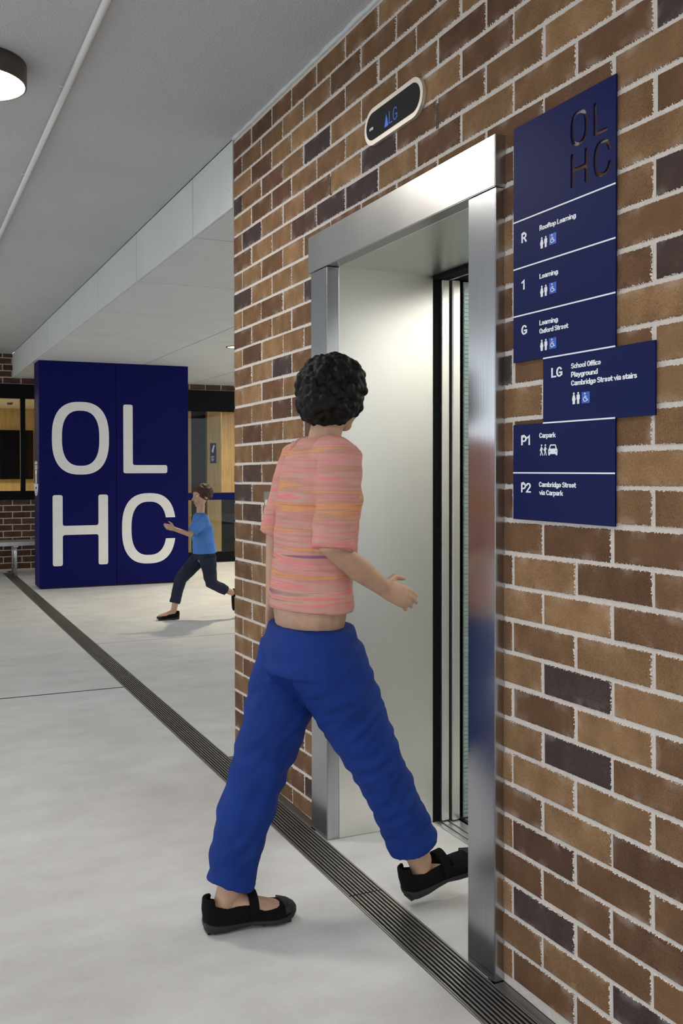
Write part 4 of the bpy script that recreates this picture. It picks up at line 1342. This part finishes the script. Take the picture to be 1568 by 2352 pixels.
hair = MB()
hair.ellip((1.252, 2.568, 1.615), (0.106, 0.098, 0.098), None, 24, 16)
hair.ellip((1.236, 2.552, 1.560), (0.090, 0.090, 0.070), None, 20, 12)
rnd = random.Random(3)
for i in range(420):
    t = rnd.uniform(0, 2 * math.pi); z = rnd.uniform(-0.9, 1.0)
    q = math.sqrt(1 - z * z)
    p = Vector((q * math.cos(t), q * math.sin(t), z))
    if p.dot(ff) > 0.45 and z < 0.45:
        continue
    c = Vector((1.252, 2.566, 1.608)) + Vector((p.x * 0.104, p.y * 0.097, p.z * 0.102))
    r_ = rnd.uniform(0.009, 0.017)
    hair.ellip(c, (r_, r_, r_), None, 8, 6)
for i in range(260):
    t = rnd.uniform(0, 2 * math.pi); z = rnd.uniform(-1.0, 0.5); q = math.sqrt(1 - z * z)
    p = Vector((q * math.cos(t), q * math.sin(t), z))
    if p.dot(ff) > 0.30:
        continue
    r_ = rnd.uniform(0.009, 0.016)
    hair.ellip(Vector((1.236, 2.552, 1.562)) + Vector((p.x * 0.092, p.y * 0.092, p.z * 0.066)), (r_, r_, r_), None, 8, 6)
link('hair', remeshed(hair, 'hair', 0.0040, 1), 'hair_black', per)

def tr_fold(c):
    a = 0.013 * noise.noise((c.x * 7 + 3, c.y * 6, c.z * 13 + c.x * 9))
    b = 0.008 * noise.noise((c.x * 16, c.y * 14, c.z * 30 - c.x * 22))
    return (a + b) * max(0.12, min(1.0, (0.86 - c.z) / 0.14)) + 0.002
tr = MB()
tr.limb([(1.176, 2.558, 0.885), (1.176, 2.558, 0.83), (1.176, 2.558, 0.745)], [(0.172, 0.122), (0.186, 0.136), (0.178, 0.134)], 26, ref=(0, 1, 0), caps=False)
tr.limb([(1.190, 2.478, 0.80), (1.225, 2.474, 0.70), (1.345, 2.466, 0.480), (1.425, 2.462, 0.320), (1.478, 2.458, 0.185)], [(0.100, 0.120), (0.098, 0.112), (0.084, 0.086), (0.078, 0.078), (0.070, 0.072)], 22, ref=(0, 1, 0), caps=False)
tr.limb([(1.165, 2.640, 0.80), (1.125, 2.636, 0.68), (1.030, 2.600, 0.475), (0.966, 2.580, 0.32), (0.917, 2.564, 0.130)], [(0.100, 0.120), (0.098, 0.112), (0.084, 0.090), (0.078, 0.082), (0.070, 0.074)], 22, ref=(0, 1, 0), caps=False)
link('trousers', remeshed(tr, 'trousers', 0.0065, 5, tr_fold), 'blue_trousers', per)
def sh_fold(c):
    return 0.006 * noise.noise((c.x * 9, c.y * 9 + 4, c.z * 16 + c.x * 8)) + 0.003 * noise.noise((c.x * 22, c.y * 20, c.z * 30))
sh = MB()
sh.limb([(1.176, 2.558, 0.935), (1.180, 2.558, 1.02), (1.192, 2.558, 1.14), (1.204, 2.558, 1.27), (1.210, 2.558, 1.385), (1.218, 2.559, 1.450)],
        [(0.168, 0.124), (0.160, 0.118), (0.162, 0.118), (0.176, 0.124), (0.156, 0.102), (0.072, 0.066)], 26, ref=(0, 1, 0), caps=False)
for a, b, c_ in ((shR, elR, 0.42), (shL, elL, 0.42)):
    a = Vector(a); b = Vector(b)
    sh.limb([Vector((1.207, (a.y + 2.558) / 2, 1.395)), a, a.lerp(b, 0.5), a.lerp(b, 1.02)], [0.072, 0.068, 0.064, 0.062], 18, ref=(1, 0, 0), caps=False)
link('top', remeshed(sh, 'top', 0.006, 5, sh_fold), 'striped_knit', per)
shoe(per, (1.452, 2.455, 0.030), (1, 0.0, 0), math.radians(14), 1, 1.09)
shoe(per, (0.832, 2.563, 0.001), (1, -0.035, 0), 0.0, 1, 1.10)

# --- the child running past behind (heading -X)
kid = thing('person', (2.5, 7.95, 0), 'child in blue shirt and dark trousers running past the blue column', 'person')
kb = MB()
kh = (2.585, 8.0, 1.115)
hR, kR, aR = (2.60, 8.055, 0.565), (2.40, 8.06, 0.36), (2.335, 8.05, 0.085)      # leading leg (right, far)
hL, kL, aL = (2.62, 7.935, 0.565), (2.655, 7.93, 0.325), (2.86, 7.93, 0.225)    # trailing leg (left, near)
kb.limb([hR, kR, aR], [0.060, 0.042, 0.027], ref=(0, 1, 0))
kb.limb([hL, kL, aL], [0.060, 0.042, 0.027], ref=(0, 1, 0))
kb.limb([(2.61, 7.995, 0.565), (2.600, 7.995, 0.70), (2.580, 7.995, 0.84), (2.570, 7.995, 0.915)], [(0.105, 0.075), (0.098, 0.068), (0.110, 0.075), (0.075, 0.055)], ref=(0, 1, 0))
kb.limb([(2.570, 7.995, 0.92), (2.578, 7.998, 1.03)], [0.038, 0.038], ref=(0, 1, 0))
kb.limb([(2.572, 7.94, 0.915), (2.575, 7.885, 0.90), (2.43, 7.86, 0.78), (2.30, 7.90, 0.83)], [0.036, 0.034, 0.027, 0.020], ref=(0, 0, 1))
kb.limb([(2.572, 8.05, 0.915), (2.580, 8.11, 0.90), (2.72, 8.13, 0.76), (2.62, 8.12, 0.64)], [0.036, 0.034, 0.027, 0.020], ref=(0, 0, 1))
hand(kb, (2.295, 7.90, 0.832), (-1, 0.1, 0.35), (0, 1, 0), (0, 0, 1), 0.72, 1.0)
hand(kb, (2.615, 8.12, 0.635), (-0.6, 0, -0.7), (0, -1, 0), (-0.7, 0, 0.6), 0.72, 1.0)
kb.limb([(2.335, 8.05, 0.070), (2.29, 8.05, 0.050), (2.20, 8.05, 0.035)], [(0.022, 0.026), (0.026, 0.026), (0.026, 0.014)], ref=(0, 1, 0))
kb.limb([(2.875, 7.93, 0.245), (2.90, 7.93, 0.19), (2.89, 7.93, 0.11)], [(0.022, 0.026), (0.026, 0.026), (0.026, 0.014)], ref=(0, 1, 0))
Pk, Rk, fk, lk, uk = head_parts(kb, kh, (-0.97, -0.22, -0.05), 0.88)
kbd = link('body', remeshed(kb, 'body', 0.006, 3), 'skin', kid)
face_bits(kbd, Pk, Rk, 0.88)
kha = MB()
kha.ellip((2.60, 8.003, 1.148), (0.090, 0.080, 0.080), None, 20, 14)
rk = random.Random(5)
for i in range(220):
    t = rk.uniform(0, 2 * math.pi); z = rk.uniform(-0.5, 1.0); q = math.sqrt(1 - z * z)
    p = Vector((q * math.cos(t), q * math.sin(t), z))
    if p.dot(fk) > 0.25 and z < 0.35:
        continue
    kha.ellip(Vector((2.60, 8.003, 1.142)) + Vector((p.x * 0.088, p.y * 0.080, p.z * 0.084)), (0.012, 0.012, 0.012), None, 8, 6)
link('hair', remeshed(kha, 'hair', 0.006, 1), 'hair_brown', kid)
kt = MB()
kt.limb([(2.612, 7.995, 0.635), (2.612, 7.995, 0.54)], [(0.118, 0.090), (0.120, 0.095)], 22, ref=(0, 1, 0), caps=False)
kt.limb([hR, kR, (2.345, 8.05, 0.150)], [(0.072, 0.082), 0.058, 0.048], 18, ref=(0, 1, 0), caps=False)
kt.limb([hL, kL, (2.800, 7.93, 0.250)], [(0.072, 0.082), 0.058, 0.048], 18, ref=(0, 1, 0), caps=False)
link('trousers', remeshed(kt, 'trousers', 0.007, 4, fold(2, 0.005, 12, 18)), 'navy_cloth', kid)
ks = MB()
ks.limb([(2.612, 7.995, 0.600), (2.602, 7.995, 0.70), (2.582, 7.995, 0.84), (2.570, 7.995, 0.93), (2.570, 7.995, 0.965)], [(0.140, 0.110), (0.128, 0.098), (0.132, 0.096), (0.095, 0.070), (0.05, 0.045)], 24, ref=(0, 1, 0), caps=False)
ks.limb([(2.572, 7.94, 0.915), (2.575, 7.885, 0.90), (2.45, 7.865, 0.797)], [0.052, 0.052, 0.050], 16, ref=(0, 0, 1), caps=False)
ks.limb([(2.572, 8.05, 0.915), (2.580, 8.11, 0.90), (2.70, 8.13, 0.777)], [0.052, 0.052, 0.050], 16, ref=(0, 0, 1), caps=False)
link('shirt', remeshed(ks, 'shirt', 0.007, 4, fold(9, 0.007, 10, 14)), 'blue_shirt', kid)
shoe(kid, (2.385, 8.05, 0.001), (-1, 0, 0), 0.0, 1, 0.80, False)
shoe(kid, (2.915, 7.93, 0.285), (-0.35, 0, -1), 0.0, 1, 0.80, False) if False else None
# trailing shoe hangs toe-down behind the knee
def hanging_shoe(parent, heel, d, u, s):
    h = Vector(heel); d = Vector(d).normalized(); u = Vector(u); u = (u - d * u.dot(d)).normalized(); l = u.cross(d)
    prof = [(0.0, 0.020, 0.0, 0.055), (0.1, 0.032, -0.004, 0.060), (0.4, 0.033, -0.002, 0.060), (0.7, 0.043, -0.004, 0.046), (0.9, 0.036, 0.002, 0.036), (1.0, 0.016, 0.010, 0.024)]
    def ring(fr, hw, z0, z1):
        return [tuple(h + d * (fr * 0.25 * s) + l * (hw * math.cos(t) * s) + u * (((z0 + z1) / 2 + (z1 - z0) / 2 * math.sin(t)) * s)) for t in (2 * math.pi * j / 16 for j in range(16))]
    o = MB().loft([ring(*p) for p in prof]).build('shoe', 'shoe_cloth', parent, True)
    def ring2(fr, hw, z0, z1):
        return [tuple(h + d * (fr * 0.25 * s) + l * (1.08 * hw * math.cos(t) * s) + u * ((z0 - 0.004 + 0.012 * math.sin(t)) * s)) for t in (2 * math.pi * j / 16 for j in range(16))]
    MB().loft([ring2(*p) for p in prof]).build('sole', 'rubber_black', o, True)
hanging_shoe(kid, (2.905, 7.93, 0.262), (-0.12, 0, -1.0), (-1, 0, 0.12), 0.80)

bpy.context.view_layer.update()
